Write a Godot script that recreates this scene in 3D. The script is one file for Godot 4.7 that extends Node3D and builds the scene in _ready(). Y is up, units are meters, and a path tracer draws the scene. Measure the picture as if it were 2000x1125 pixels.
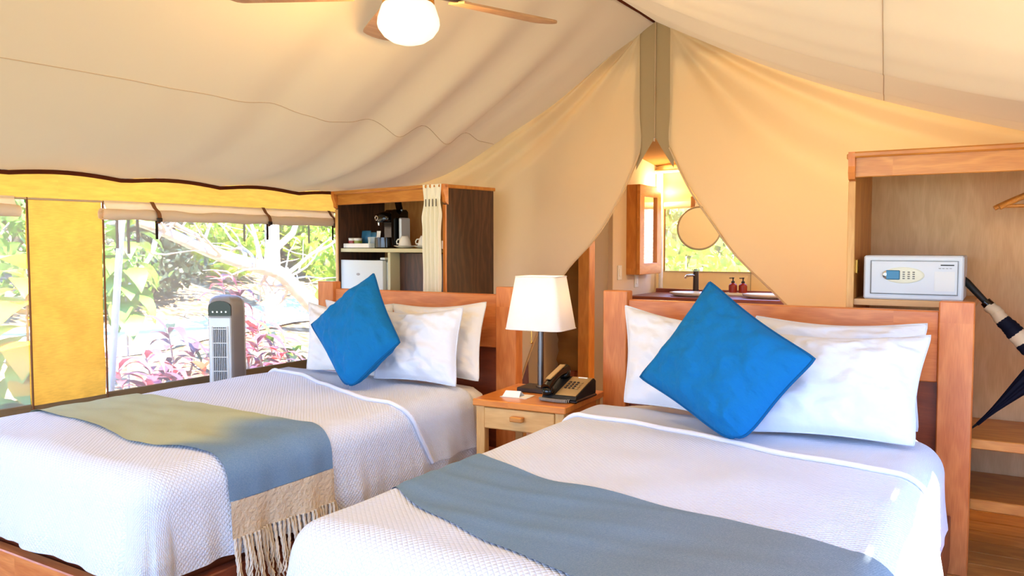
extends Node3D
# Safari tent bedroom with two beds. Metres, y up, floor at y = 0.

var M := {}          # materials by name
var used := {}       # names taken at top level
var rng := RandomNumberGenerator.new()
var nz := FastNoiseLite.new()

func _ready() -> void:
	rng.seed = 7
	nz.seed = 11
	nz.frequency = 1.0
	nz.noise_type = FastNoiseLite.TYPE_SIMPLEX_SMOOTH
	nz.fractal_type = FastNoiseLite.FRACTAL_NONE
	set_view_and_light()
	make_materials()
	build_floor()
	build_roof()
	build_back_wall()
	build_left_wall()
	build_unseen_walls()
	build_bathroom()
	build_garden()
	build_bed_one()
	build_bed_two()
	build_nightstand()
	build_cabinet()
	build_closet()
	build_tower_fan()
	build_ceiling_fan()

# ---------------------------------------------------------------- camera, sky, sun
func set_view_and_light() -> void:
	var cam := Camera3D.new()
	cam.name = "camera"
	cam.fov = rad_to_deg(2.0 * atan(562.5 / 1585.0))
	cam.near = 0.05
	cam.far = 200.0
	cam.position = Vector3(0, 1.25, 0)
	cam.rotation = Vector3(-atan(84.5 / 1585.0), deg_to_rad(31.4), 0)
	cam.rotation_order = EULER_ORDER_YXZ
	add_child(cam)
	cam.current = true
	var we := WorldEnvironment.new()
	we.name = "environment"
	var env := Environment.new()
	var sky := Sky.new()
	var sm := ProceduralSkyMaterial.new()
	sm.sky_top_color = Color(0.46, 0.66, 1.0)
	sm.sky_horizon_color = Color(0.80, 0.90, 1.0)
	sm.ground_bottom_color = Color(0.55, 0.55, 0.48)
	sm.ground_horizon_color = Color(0.75, 0.76, 0.72)
	sm.sky_energy_multiplier = 1.0
	sm.sun_angle_max = 2.0
	sky.sky_material = sm
	env.background_mode = Environment.BG_SKY
	env.sky = sky
	env.background_energy_multiplier = 4.0
	env.ambient_light_source = Environment.AMBIENT_SOURCE_SKY
	env.tonemap_mode = Environment.TONE_MAPPER_LINEAR
	env.tonemap_exposure = 2.38
	env.sdfgi_enabled = true
	env.ssao_enabled = true
	env.ssil_enabled = true
	we.environment = env
	add_child(we)
	var sun := DirectionalLight3D.new()
	sun.name = "sun"
	sun.light_color = Color(1.0, 0.96, 0.90)
	sun.light_energy = 6.0
	sun.light_angular_distance = 0.6
	sun.shadow_enabled = true
	sun.look_at_from_position(Vector3(0.62, 0.78, 0.06), Vector3.ZERO, Vector3.UP)
	sun.sky_mode = DirectionalLight3D.SKY_MODE_LIGHT_ONLY
	add_child(sun)

# ---------------------------------------------------------------- mesh builder
class MB:
	var v := PackedVector3Array()
	var n := PackedVector3Array()
	var t := PackedVector2Array()
	var idx := PackedInt32Array()
	var off := 0.0

	func quad(a: Vector3, b: Vector3, c: Vector3, d: Vector3, outw: Vector3, ua := Vector2.ZERO, ub := Vector2(1, 0), uc := Vector2(1, 1), ud := Vector2(0, 1)) -> void:
		tri(a, b, c, outw, ua, ub, uc)
		tri(a, c, d, outw, ua, uc, ud)

	func tri(a: Vector3, b: Vector3, c: Vector3, outw: Vector3, ua := Vector2.ZERO, ub := Vector2.ZERO, uc := Vector2.ZERO) -> void:
		var nn := (c - a).cross(b - a)
		if nn.length_squared() < 1e-20:
			return
		nn = nn.normalized()
		var k := v.size()
		if nn.dot(outw) < 0.0:
			v.append_array([a, c, b])
			t.append_array([ua, uc, ub])
			nn = -nn
		else:
			v.append_array([a, b, c])
			t.append_array([ua, ub, uc])
		n.append_array([nn, nn, nn])
		idx.append_array([k, k + 1, k + 2])

	# chamfered box; u of the texture runs along the longest side, in metres
	func box(c: Vector3, s: Vector3, bev := 0.003, xf := Transform3D()) -> void:
		var h := s * 0.5
		var b := minf(bev, minf(h.x, minf(h.y, h.z)) * 0.9)
		var lng := 0
		if s.y > s.x and s.y >= s.z: lng = 1
		elif s.z > s.x: lng = 2
		off += 0.37
		var P := func(ix: float, iy: float, iz: float, face: int) -> Vector3:
			var p := Vector3(ix * (h.x - (0.0 if face == 0 else b)), iy * (h.y - (0.0 if face == 1 else b)), iz * (h.z - (0.0 if face == 2 else b)))
			return p
		var U := func(p: Vector3, axis: int) -> Vector2:
			var o: Array = [0, 1, 2]
			o.erase(axis)
			var q := p + c
			if axis == lng:
				return Vector2(q[o[0]] * 0.3 + off, q[o[1]] + off)
			var w: int = o[0] if o[1] == lng else o[1]
			return Vector2(q[lng] + off, q[w] + off * 0.61)
		for ax in 3:
			for sg in [-1.0, 1.0]:
				var o: Array = [0, 1, 2]
				o.erase(ax)
				var pts: Array = []
				for k in [[-1.0, -1.0], [1.0, -1.0], [1.0, 1.0], [-1.0, 1.0]]:
					var e := Vector3.ZERO
					e[ax] = sg
					e[o[0]] = k[0]
					e[o[1]] = k[1]
					pts.append(P.call(e.x, e.y, e.z, ax))
				var outv := Vector3.ZERO
				outv[ax] = sg
				quad(xf * (c + pts[0]), xf * (c + pts[1]), xf * (c + pts[2]), xf * (c + pts[3]), xf.basis * outv, U.call(pts[0], ax), U.call(pts[1], ax), U.call(pts[2], ax), U.call(pts[3], ax))
		if b < 0.0006:
			return
		for ax in 3:   # edges along ax
			var o: Array = [0, 1, 2]
			o.erase(ax)
			for s0 in [-1.0, 1.0]:
				for s1 in [-1.0, 1.0]:
					var e0 := Vector3.ZERO
					e0[o[0]] = s0
					e0[o[1]] = s1
					var q: Array = []
					for k in [[-1.0, 0], [1.0, 0], [1.0, 1], [-1.0, 1]]:
						var e := e0
						e[ax] = k[0]
						q.append(P.call(e.x, e.y, e.z, o[k[1]]))
					quad(xf * (c + q[0]), xf * (c + q[1]), xf * (c + q[2]), xf * (c + q[3]), xf.basis * e0, U.call(q[0], o[0]), U.call(q[1], o[0]), U.call(q[2], o[0]), U.call(q[3], o[0]))
		for sx in [-1.0, 1.0]:
			for sy in [-1.0, 1.0]:
				for sz in [-1.0, 1.0]:
					tri(xf * (c + P.call(sx, sy, sz, 0)), xf * (c + P.call(sx, sy, sz, 1)), xf * (c + P.call(sx, sy, sz, 2)), xf.basis * Vector3(sx, sy, sz))

	# smooth grid; f(u, v) -> Vector3; toward: a direction the faces should mostly look
	func grid(nu: int, nv: int, f: Callable, toward := Vector3.UP, uvs := Vector2(1, 1), from_centre := false, wrap_u := false) -> void:
		var k := v.size()
		var cen := Vector3.ZERO
		for j in nv + 1:
			for i in nu + 1:
				var p: Vector3 = f.call(float(i) / nu, float(j) / nv)
				v.append(p)
				n.append(Vector3.ZERO)
				t.append(Vector2(float(i) / nu * uvs.x, float(j) / nv * uvs.y))
				cen += p
		cen /= float((nu + 1) * (nv + 1))
		var tr := PackedInt32Array()
		for j in nv:
			for i in nu:
				var a := k + j * (nu + 1) + i
				tr.append_array([a, a + 1, a + nu + 2, a, a + nu + 2, a + nu + 1])
		var vote := 0.0
		for q in range(0, tr.size(), 3):
			var nn := (v[tr[q + 2]] - v[tr[q]]).cross(v[tr[q + 1]] - v[tr[q]])
			var mid := (v[tr[q]] + v[tr[q + 1]] + v[tr[q + 2]]) / 3.0
			vote += nn.dot(mid - cen) if from_centre else nn.dot(toward)
			for w in 3:
				n[tr[q + w]] += nn
		if wrap_u:
			for j in nv + 1:
				var a := k + j * (nu + 1)
				var sm := n[a] + n[a + nu]
				n[a] = sm
				n[a + nu] = sm
		if vote < 0.0:
			for q in range(0, tr.size(), 3):
				var x := tr[q + 1]
				tr[q + 1] = tr[q + 2]
				tr[q + 2] = x
		for i in range(k, v.size()):
			n[i] = (n[i] if vote >= 0.0 else -n[i]).normalized()
			if not n[i].is_finite() or n[i].length_squared() < 0.5:
				n[i] = toward
		idx.append_array(tr)

	func tube(path: Array, rad, seg := 8, caps := true) -> void:
		var m := path.size()
		var fr: Array = []
		var up := Vector3.UP
		for i in m:
			var d: Vector3 = (path[mini(i + 1, m - 1)] - path[maxi(i - 1, 0)]).normalized()
			if i == 0:
				if absf(d.dot(up)) > 0.9: up = Vector3.RIGHT
			var x := d.cross(up).normalized()
			up = x.cross(d).normalized()
			fr.append([x, up])
		var R := func(i: int) -> float: return rad[i] if rad is Array else rad
		var uvl := 1.0
		grid(seg, m - 1, func(u, w):
			var i := int(round(w * (m - 1)))
			var r: float = R.call(i)
			return path[i] + (fr[i][0] * cos(u * TAU) + fr[i][1] * sin(u * TAU)) * r, Vector3.UP, Vector2(1, uvl), true, true)
		if caps:
			for e in [0, m - 1]:
				var d: Vector3 = (path[0] - path[1]) if e == 0 else (path[m - 1] - path[m - 2])
				for s in seg:
					var a0 := TAU * s / seg
					var a1 := TAU * (s + 1) / seg
					var r: float = R.call(e)
					tri(path[e], path[e] + (fr[e][0] * cos(a0) + fr[e][1] * sin(a0)) * r, path[e] + (fr[e][0] * cos(a1) + fr[e][1] * sin(a1)) * r, d)

	# profile: Array of Vector2(radius, y); a pair of equal points makes a crease
	func lathe(prof: Array, seg := 24, xf := Transform3D()) -> void:
		var runs: Array = [[prof[0]]]
		for i in range(1, prof.size()):
			if prof[i].is_equal_approx(prof[i - 1]):
				runs.append([prof[i]])
			else:
				runs[-1].append(prof[i])
		for run in runs:
			if run.size() < 2: continue
			var m: int = run.size() - 1
			# outward: profile runs upward outside -> pick sign from direction
			var k := v.size()
			for j in m + 1:
				for i in seg + 1:
					var a := TAU * i / seg
					var p0: Vector2 = run[maxi(j - 1, 0)]
					var p1: Vector2 = run[mini(j + 1, m)]
					var dd := (p1 - p0).normalized()
					var nn := Vector3(cos(a) * dd.y, -dd.x, sin(a) * dd.y)
					v.append(xf * Vector3(cos(a) * run[j].x, run[j].y, sin(a) * run[j].x))
					n.append((xf.basis * nn).normalized())
					t.append(Vector2(float(i) / seg, float(j) / m))
			for j in m:
				for i in seg:
					var a := k + j * (seg + 1) + i
					var q := [a, a + 1, a + seg + 2, a, a + seg + 2, a + seg + 1]
					for w in [0, 3]:
						var nn := (v[q[w + 2]] - v[q[w]]).cross(v[q[w + 1]] - v[q[w]])
						var ref := n[q[w]] + n[q[w + 1]] + n[q[w + 2]]
						if nn.dot(ref) >= 0.0:
							idx.append_array([q[w], q[w + 1], q[w + 2]])
						else:
							idx.append_array([q[w], q[w + 2], q[w + 1]])

	# prism of a 2D outline (x, y) between z0 and z1
	func prism(pts: Array, z0: float, z1: float, xf := Transform3D()) -> void:
		var poly := PackedVector2Array(pts)
		var tr := Geometry2D.triangulate_polygon(poly)
		var cen := Vector2.ZERO
		for p in pts: cen += p
		cen /= pts.size()
		for q in range(0, tr.size(), 3):
			for zz in [[z0, -1.0], [z1, 1.0]]:
				var a := poly[tr[q]]
				var b := poly[tr[q + 1]]
				var c := poly[tr[q + 2]]
				tri(xf * Vector3(a.x, a.y, zz[0]), xf * Vector3(b.x, b.y, zz[0]), xf * Vector3(c.x, c.y, zz[0]), xf.basis * Vector3(0, 0, zz[1] * signf(z1 - z0)), a, b, c)
		var cw := Geometry2D.is_polygon_clockwise(poly)
		for i in pts.size():
			var a: Vector2 = pts[i]
			var b: Vector2 = pts[(i + 1) % pts.size()]
			var e := b - a
			var o2 := Vector2(-e.y, e.x) if cw else Vector2(e.y, -e.x)
			quad(xf * Vector3(a.x, a.y, z0), xf * Vector3(b.x, b.y, z0), xf * Vector3(b.x, b.y, z1), xf * Vector3(a.x, a.y, z1), xf.basis * Vector3(o2.x, o2.y, 0), Vector2(a.x + a.y, 0), Vector2(b.x + b.y, 0), Vector2(b.x + b.y, z1 - z0), Vector2(a.x + a.y, z1 - z0))

	func done() -> ArrayMesh:
		var a := []
		a.resize(Mesh.ARRAY_MAX)
		a[Mesh.ARRAY_VERTEX] = v
		a[Mesh.ARRAY_NORMAL] = n
		a[Mesh.ARRAY_TEX_UV] = t
		a[Mesh.ARRAY_INDEX] = idx
		var m := ArrayMesh.new()
		m.add_surface_from_arrays(Mesh.PRIMITIVE_TRIANGLES, a)
		return m

# ---------------------------------------------------------------- scene helpers
func numbered(called: String) -> String:
	if not used.has(called):
		used[called] = 0
		return called
	used[called] += 1
	return "%s_%03d" % [called, used[called]]

func thing(called: String, label: String, category: String, at := Vector3.ZERO, turn := 0.0, group := "") -> Node3D:
	var o := Node3D.new()
	o.name = numbered(called)
	add_child(o)
	o.position = at
	o.rotation.y = turn
	tag(o, label, category, group)
	return o

func tag(o: Node, label: String, category: String, group := "") -> void:
	o.set_meta("label", label)
	o.set_meta("category", category)
	if group: o.set_meta("group", group)

func part(parent: Node, called: String, mb, mat: Material, label := "") -> MeshInstance3D:
	var o := MeshInstance3D.new()
	o.name = called
	o.mesh = mb.done() if mb is MB else mb
	o.material_override = null
	o.set_surface_override_material(0, mat)
	parent.add_child(o, true)
	if label: o.set_meta("label", label)
	return o

func solo(called: String, label: String, category: String, mb, mat: Material, group := "", at := Vector3.ZERO) -> MeshInstance3D:
	var o := MeshInstance3D.new()
	o.name = numbered(called)
	o.mesh = mb.done() if mb is MB else mb
	o.set_surface_override_material(0, mat)
	add_child(o)
	o.position = at
	tag(o, label, category, group)
	return o

func struct(called: String, label: String) -> Node3D:
	var o := Node3D.new()
	o.name = numbered(called)
	add_child(o)
	o.set_meta("kind", "structure")
	o.set_meta("label", label)
	return o

func bx(c: Vector3, s: Vector3, bev := 0.003, xf := Transform3D()) -> MB:
	var b := MB.new()
	b.off = rng.randf() * 3.0
	b.box(c, s, bev, xf)
	return b

func tb(path: Array, rad, seg := 8) -> MB:
	var b := MB.new()
	b.tube(path, rad, seg)
	return b

func lt(prof: Array, seg := 24, xf := Transform3D()) -> MB:
	var b := MB.new()
	b.lathe(prof, seg, xf)
	return b

func along(poly: Array, s: float) -> Vector3:      # point at fraction s of the way along a polyline given by equal key steps
	var x := clampf(s, 0, 1) * (poly.size() - 1)
	var i := mini(int(x), poly.size() - 2)
	var f := x - i
	var p0: Vector3 = poly[maxi(i - 1, 0)]
	var p1: Vector3 = poly[i]
	var p2: Vector3 = poly[i + 1]
	var p3: Vector3 = poly[mini(i + 2, poly.size() - 1)]
	return 0.5 * ((2.0 * p1) + (p2 - p0) * f + (2.0 * p0 - 5.0 * p1 + 4.0 * p2 - p3) * f * f + (3.0 * p1 - p0 - 3.0 * p2 + p3) * f * f * f)

func lerp_table(tbl: Array, x: float) -> float:    # tbl: [[x, y], ...] ascending; smooth
	if x <= tbl[0][0]: return tbl[0][1]
	for i in range(1, tbl.size()):
		if x <= tbl[i][0]:
			var f: float = (x - tbl[i - 1][0]) / (tbl[i][0] - tbl[i - 1][0])
			var s0: float = (tbl[i][1] - tbl[maxi(i - 2, 0)][1]) / maxf(tbl[i][0] - tbl[maxi(i - 2, 0)][0], 1e-6)
			var s1: float = (tbl[mini(i + 1, tbl.size() - 1)][1] - tbl[i - 1][1]) / (tbl[mini(i + 1, tbl.size() - 1)][0] - tbl[i - 1][0])
			var h: float = tbl[i][0] - tbl[i - 1][0]
			var f2 := f * f
			var f3 := f2 * f
			return (2 * f3 - 3 * f2 + 1) * tbl[i - 1][1] + (f3 - 2 * f2 + f) * s0 * h + (-2 * f3 + 3 * f2) * tbl[i][1] + (f3 - f2) * s1 * h
	return tbl[-1][1]

# ---------------------------------------------------------------- materials
func std(c: Color, rough := 0.8, metal := 0.0) -> StandardMaterial3D:
	var m := StandardMaterial3D.new()
	m.albedo_color = c
	m.roughness = rough
	m.metallic = metal
	return m

func tex(im: Image) -> ImageTexture:
	return ImageTexture.create_from_image(im)

func wood(c1: Color, c2: Color, sd: int, rings: float, rough := 0.45, coat := 0.0) -> StandardMaterial3D:
	var w := 640
	var h := 320
	var im := Image.create(w, h, false, Image.FORMAT_RGB8)
	var a := FastNoiseLite.new()
	a.seed = sd
	a.frequency = 1.0
	a.fractal_octaves = 2
	var b := FastNoiseLite.new()
	b.seed = sd + 5
	b.frequency = 1.0
	b.fractal_type = FastNoiseLite.FRACTAL_NONE
	for y in h:
		for x in w:
			var u := float(x) / w * 1.6
			var q := float(y) / h * 0.8
			# blend towards the far edge so that the pattern repeats
			var wv := a.get_noise_2d(u * 1.3, q * 5.0) * 0.5 + 0.2 * a.get_noise_2d(u * 4.0, q * 16.0)
			var r := 0.5 + 0.5 * sin((q * rings + wv * 2.2) * TAU)
			var fine := b.get_noise_2d(u * 14.0, q * 420.0)
			var big := a.get_noise_2d(u * 0.8 + 9.0, q * 2.5)
			var k := clampf(0.30 + 0.30 * pow(r, 1.6) + 0.16 * fine + 0.25 * big, 0, 1)
			im.set_pixel(x, y, c1.lerp(c2, k))
	var m := StandardMaterial3D.new()
	m.albedo_texture = tex(im)
	m.uv1_scale = Vector3(1.0 / 1.6, 1.0 / 0.8, 1)
	m.roughness = rough
	if coat > 0.0:
		m.clearcoat_enabled = true
		m.clearcoat = coat
		m.clearcoat_roughness = 0.25
	return m

func cloth(c: Color, rough := 0.9, bump: Texture2D = null, scale := Vector3.ONE, depth := 0.1) -> StandardMaterial3D:
	var m := std(c, rough)
	m.metallic_specular = 0.25
	if bump:
		m.heightmap_enabled = true
		m.heightmap_texture = bump
		m.heightmap_scale = depth
		m.uv1_scale = scale
	return m

func tile(n: int, f: Callable) -> ImageTexture:
	var im := Image.create(n, n, false, Image.FORMAT_RGB8)
	for y in n:
		for x in n:
			var g: float = clampf(f.call((x + 0.5) / n, (y + 0.5) / n), 0, 1)
			im.set_pixel(x, y, Color(g, g, g))
	return tex(im)

func canvas_mat(c: Color, back: Color, weave: Texture2D) -> StandardMaterial3D:
	var m := cloth(c, 0.95, weave, Vector3(90, 90, 1), 0.02)
	m.backlight_enabled = true
	m.backlight = back
	return m

func make_materials() -> void:
	var waffle := tile(64, func(x, y):
		var a: float = absf(sin(PI * (x + y)))
		var b: float = absf(sin(PI * (x - y)))
		return pow(a * b, 0.6))
	var weave := tile(64, func(x, y):
		return 0.5 + 0.25 * sin(TAU * x * 8.0) * (1.0 if int(y * 16.0) % 2 == 0 else -1.0) + 0.25 * sin(TAU * y * 8.0))
	var soft := NoiseTexture2D.new()
	soft.width = 512
	soft.height = 512
	soft.seamless = true
	var sn := FastNoiseLite.new()
	sn.seed = 4
	sn.frequency = 0.012
	sn.fractal_octaves = 4
	soft.noise = sn
	M.canvas = canvas_mat(Color(0.91, 0.835, 0.69), Color(0.85, 0.76, 0.60), weave)
	M.bathcanvas = canvas_mat(Color(0.90, 0.76, 0.50), Color(0.30, 0.25, 0.16), weave)
	M.lining = cloth(Color(0.80, 0.74, 0.64), 0.95)
	M.roof = canvas_mat(Color(0.86, 0.785, 0.63), Color(0.20, 0.18, 0.135), weave)
	M.yellow = canvas_mat(Color(1.0, 0.725, 0.28), Color(1.0, 1.0, 1.0), weave)
	M.yellow.heightmap_enabled = false
	M.yellow.uv1_scale = Vector3(1.3, 1.3, 1)
	var yn := FastNoiseLite.new()
	yn.seed = 31
	yn.frequency = 1.0
	var yi := Image.create(384, 384, false, Image.FORMAT_RGB8)
	for y in 384:
		for x in 384:
			var g := 0.90 + 0.07 * yn.get_noise_2d(x * 0.03, y * 0.35) + 0.06 * yn.get_noise_2d(x * 0.012 + 50.0, y * 0.012)
			yi.set_pixel(x, y, Color(g, g * 0.99, g * 0.96))
	M.yellow.albedo_texture = tex(yi)
	M.khaki = canvas_mat(Color(0.68, 0.60, 0.46), Color(0.08, 0.07, 0.05), weave)
	M.skirt = canvas_mat(Color(0.54, 0.45, 0.32), Color(0.03, 0.02, 0.01), weave)
	M.rollcloth = canvas_mat(Color(0.95, 0.89, 0.78), Color(0.8, 0.7, 0.55), weave)
	M.browncanvas = canvas_mat(Color(0.55, 0.40, 0.22), Color(0.1, 0.07, 0.03), weave)
	M.binding = cloth(Color(0.36, 0.16, 0.07), 0.85)
	M.strap = cloth(Color(0.50, 0.33, 0.20), 0.8)
	M.darkstrap = cloth(Color(0.16, 0.13, 0.11), 0.8)
	M.thread = cloth(Color(0.78, 0.68, 0.55), 0.9)
	var scr := std(Color(0.95, 0.94, 0.92, 0.38), 0.9)
	scr.transparency = BaseMaterial3D.TRANSPARENCY_ALPHA
	M.screen = scr
	M.cherry = wood(Color(0.72, 0.38, 0.17), Color(0.91, 0.60, 0.33), 21, 7.0, 0.38, 0.25)
	M.cherrydark = wood(Color(0.42, 0.18, 0.09), Color(0.60, 0.30, 0.17), 22, 6.0, 0.4, 0.2)
	M.honey = wood(Color(0.72, 0.43, 0.15), Color(0.90, 0.64, 0.30), 23, 9.0, 0.4, 0.2)
	M.pale = wood(Color(0.79, 0.57, 0.31), Color(0.92, 0.75, 0.48), 24, 9.0, 0.5)
	M.walnut = wood(Color(0.17, 0.10, 0.06), Color(0.42, 0.27, 0.18), 25, 22.0, 0.5)
	M.ply = wood(Color(0.78, 0.60, 0.40), Color(0.89, 0.73, 0.53), 26, 2.0, 0.6)
	M.floorwood = wood(Color(0.62, 0.40, 0.19), Color(0.84, 0.62, 0.34), 27, 8.0, 0.42)
	M.toporange = wood(Color(0.79, 0.44, 0.16), Color(0.93, 0.62, 0.28), 28, 6.0, 0.3, 0.4)
	M.amberply = wood(Color(0.66, 0.43, 0.20), Color(0.84, 0.62, 0.34), 30, 2.0, 0.6)
	M.limeplate = std(Color(0.62, 0.66, 0.42), 0.25, 0.3)
	M.laminate = std(Color(0.78, 0.74, 0.56), 0.5)
	M.coverlet = cloth(Color(0.87, 0.895, 0.94), 0.9, waffle, Vector3(1, 1, 1), 0.22)
	M.sheet = cloth(Color(0.89, 0.90, 0.93), 0.85, soft, Vector3(2, 2, 1), 0.12)
	M.pillow = cloth(Color(0.86, 0.88, 0.92), 0.85, soft, Vector3(1.2, 1.2, 1), 0.18)
	M.pillowwarm = cloth(Color(0.90, 0.89, 0.87), 0.85, soft, Vector3(1.2, 1.2, 1), 0.18)
	var bl := cloth(Color(0.07, 0.425, 0.67), 0.85, soft, Vector3(2, 2, 1), 0.3)
	bl.rim_enabled = true
	bl.rim = 0.35
	bl.rim_tint = 0.8
	M.blue = bl
	M.bluepipe = cloth(Color(0.06, 0.34, 0.54), 0.8)
	M.throw_one = throw_mat(true)
	M.throw_two = throw_mat(false)
	M.beige = cloth(Color(0.83, 0.76, 0.65), 0.95, soft, Vector3(6, 6, 1), 0.4)
	M.tassel = cloth(Color(0.90, 0.85, 0.76), 0.95)
	M.tasseldark = cloth(Color(0.82, 0.74, 0.62), 0.95)
	M.rimgrey = std(Color(0.66, 0.60, 0.50), 0.4, 0.3)
	M.white = std(Color(0.88, 0.88, 0.85), 0.45)
	M.ceramic = std(Color(0.90, 0.88, 0.82), 0.15)
	M.fridge = std(Color(0.80, 0.81, 0.76), 0.4)
	M.safe = std(Color(0.80, 0.83, 0.87), 0.45)
	M.sticker = std(Color(0.84, 0.85, 0.86), 0.5)
	M.safepad = std(Color(0.84, 0.84, 0.76), 0.4)
	M.greyprint = std(Color(0.45, 0.46, 0.46), 0.7)
	M.darkprint = std(Color(0.10, 0.11, 0.13), 0.7)
	M.black = std(Color(0.015, 0.015, 0.018), 0.12)
	M.blackmatte = std(Color(0.03, 0.03, 0.03), 0.6)
	M.chrome = std(Color(0.80, 0.80, 0.80), 0.18, 1.0)
	M.steel = std(Color(0.45, 0.44, 0.44), 0.38, 1.0)
	M.bronze = std(Color(0.24, 0.20, 0.18), 0.5, 0.6)
	M.silver = std(Color(0.82, 0.83, 0.82), 0.4, 0.2)
	M.silverdark = std(Color(0.60, 0.57, 0.53), 0.5, 0.2)
	M.brass = std(Color(0.80, 0.62, 0.30), 0.25, 1.0)
	M.gold = std(Color(0.62, 0.50, 0.32), 0.38, 0.3)
	M.paper = std(Color(0.92, 0.91, 0.88), 0.9)
	M.foilblue = std(Color(0.18, 0.42, 0.55), 0.35, 0.2)
	M.foilteal = std(Color(0.06, 0.24, 0.28), 0.4, 0.2)
	M.red = std(Color(0.55, 0.13, 0.06), 0.4)
	M.green = std(Color(0.55, 0.58, 0.22), 0.5)
	M.amber = std(Color(0.30, 0.05, 0.02), 0.12)
	M.navy = cloth(Color(0.05, 0.06, 0.13), 0.7)
	M.cream = cloth(Color(0.80, 0.73, 0.62), 0.8)
	var cur := cloth(Color(0.95, 0.93, 0.83), 0.9)
	cur.backlight_enabled = true
	cur.backlight = Color(0.2, 0.19, 0.15)
	M.curtain = cur
	var mir := std(Color(0.93, 0.93, 0.92), 0.02, 1.0)
	M.mirror = mir
	var gl := std(Color(0.9, 0.95, 0.92, 0.12), 0.05)
	gl.transparency = BaseMaterial3D.TRANSPARENCY_ALPHA
	M.glass = gl
	var shade := cloth(Color(0.90, 0.92, 0.96), 0.9, weave, Vector3(40, 30, 1), 0.02)
	shade.backlight_enabled = true
	shade.backlight = Color(0.7, 0.64, 0.52)
	M.shade = shade
	var globe := std(Color(0.95, 0.93, 0.85), 0.25)
	globe.emission_enabled = true
	globe.emission = Color(1.0, 0.93, 0.76)
	globe.emission_energy_multiplier = 0.5
	M.globe = globe
	var bulb := std(Color(1, 0.95, 0.85), 0.3)
	bulb.emission_enabled = true
	bulb.emission = Color(1.0, 0.80, 0.50)
	bulb.emission_energy_multiplier = 0.4
	M.bulb = bulb
	var led := std(Color(1, 0.97, 0.9), 0.3)
	led.emission_enabled = true
	led.emission = Color(1.0, 0.90, 0.70)
	led.emission_energy_multiplier = 0.9
	M.led = led
	M.blade = wood(Color(0.62, 0.45, 0.30), Color(0.78, 0.62, 0.46), 29, 6.0, 0.4)
	M.bathwall = std(Color(0.86, 0.78, 0.66), 0.8)
	M.bathgrey = canvas_mat(Color(0.66, 0.60, 0.52), Color(0.15, 0.13, 0.1), weave)
	M.pole = std(Color(0.90, 0.92, 0.95), 0.5)
	# garden
	M.bark = bark_mat()
	M.soil = ground_mat()
	M.lawn = std(Color(0.46, 0.50, 0.40), 0.95)
	M.path = std(Color(0.78, 0.74, 0.68), 0.95)
	for d in [["leafpink", Color(0.70, 0.30, 0.33)], ["leafrose", Color(0.82, 0.50, 0.48)], ["leafplum", Color(0.36, 0.23, 0.30)], ["leafdark", Color(0.16, 0.22, 0.14)], ["leafgreen", Color(0.34, 0.50, 0.16)], ["leaflime", Color(0.60, 0.70, 0.22)], ["leafyellow", Color(0.86, 0.70, 0.18)], ["leafpeach", Color(0.85, 0.58, 0.40)]]:
		var lm := std(d[1], 0.55)
		lm.backlight_enabled = true
		lm.backlight = Color(d[1].r * 0.8, d[1].g * 0.8, d[1].b * 0.8)
		M[d[0]] = lm

func throw_mat(first: bool) -> StandardMaterial3D:
	# u along the throw (0 window side .. 1 aisle side), v across; woven of coloured weft over white warp
	var w := 1024
	var h := 256
	var im := Image.create(w, h, false, Image.FORMAT_RGB8)
	var r := RandomNumberGenerator.new()
	r.seed = 99
	var sage := Color(0.69, 0.71, 0.54)
	var blue := Color(0.37, 0.50, 0.62)
	var slate := Color(0.43, 0.49, 0.52)
	for y in h:
		for x in w:
			var u := float(x) / w
			var base: Color
			if first:
				var k := smoothstep(0.70, 0.85, u + 0.05 * sin(y * 0.024))
				base = sage.lerp(blue, k)
			else:
				base = blue.lerp(slate, smoothstep(0.35, 0.75, u))
			var th := 0.26 if (x + y * 3) % 8 < 4 else 0.0
			base = base.lerp(Color(0.84, 0.85, 0.84), clampf(th + r.randf() * 0.22 - 0.06, 0, 1))
			im.set_pixel(x, y, base)
	var m := std(Color.WHITE, 0.95)
	m.metallic_specular = 0.2
	m.albedo_texture = tex(im)
	return m

func bark_mat() -> StandardMaterial3D:
	var t := NoiseTexture2D.new()
	t.width = 256
	t.height = 256
	t.seamless = true
	var f := FastNoiseLite.new()
	f.frequency = 0.03
	f.seed = 3
	t.noise = f
	var g := Gradient.new()
	g.set_color(0, Color(0.55, 0.50, 0.45))
	g.set_color(1, Color(0.88, 0.85, 0.80))
	t.color_ramp = g
	var m := std(Color.WHITE, 0.9)
	m.albedo_texture = t
	m.uv1_triplanar = true
	m.uv1_scale = Vector3(2, 2, 2)
	return m

func ground_mat() -> StandardMaterial3D:
	var t := NoiseTexture2D.new()
	t.width = 512
	t.height = 512
	t.seamless = true
	var f := FastNoiseLite.new()
	f.frequency = 0.035
	f.fractal_octaves = 5
	f.seed = 8
	t.noise = f
	var g := Gradient.new()
	g.offsets = PackedFloat32Array([0.0, 0.40, 0.52, 0.68, 1.0])
	g.colors = PackedColorArray([Color(0.24, 0.19, 0.12), Color(0.40, 0.32, 0.21), Color(0.58, 0.48, 0.34), Color(0.72, 0.62, 0.48), Color(0.85, 0.78, 0.66)])
	t.color_ramp = g
	var m := std(Color.WHITE, 0.95)
	m.albedo_texture = t
	m.uv1_triplanar = true
	m.uv1_world_triplanar = true
	m.uv1_scale = Vector3(0.45, 0.45, 0.45)
	return m

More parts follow.
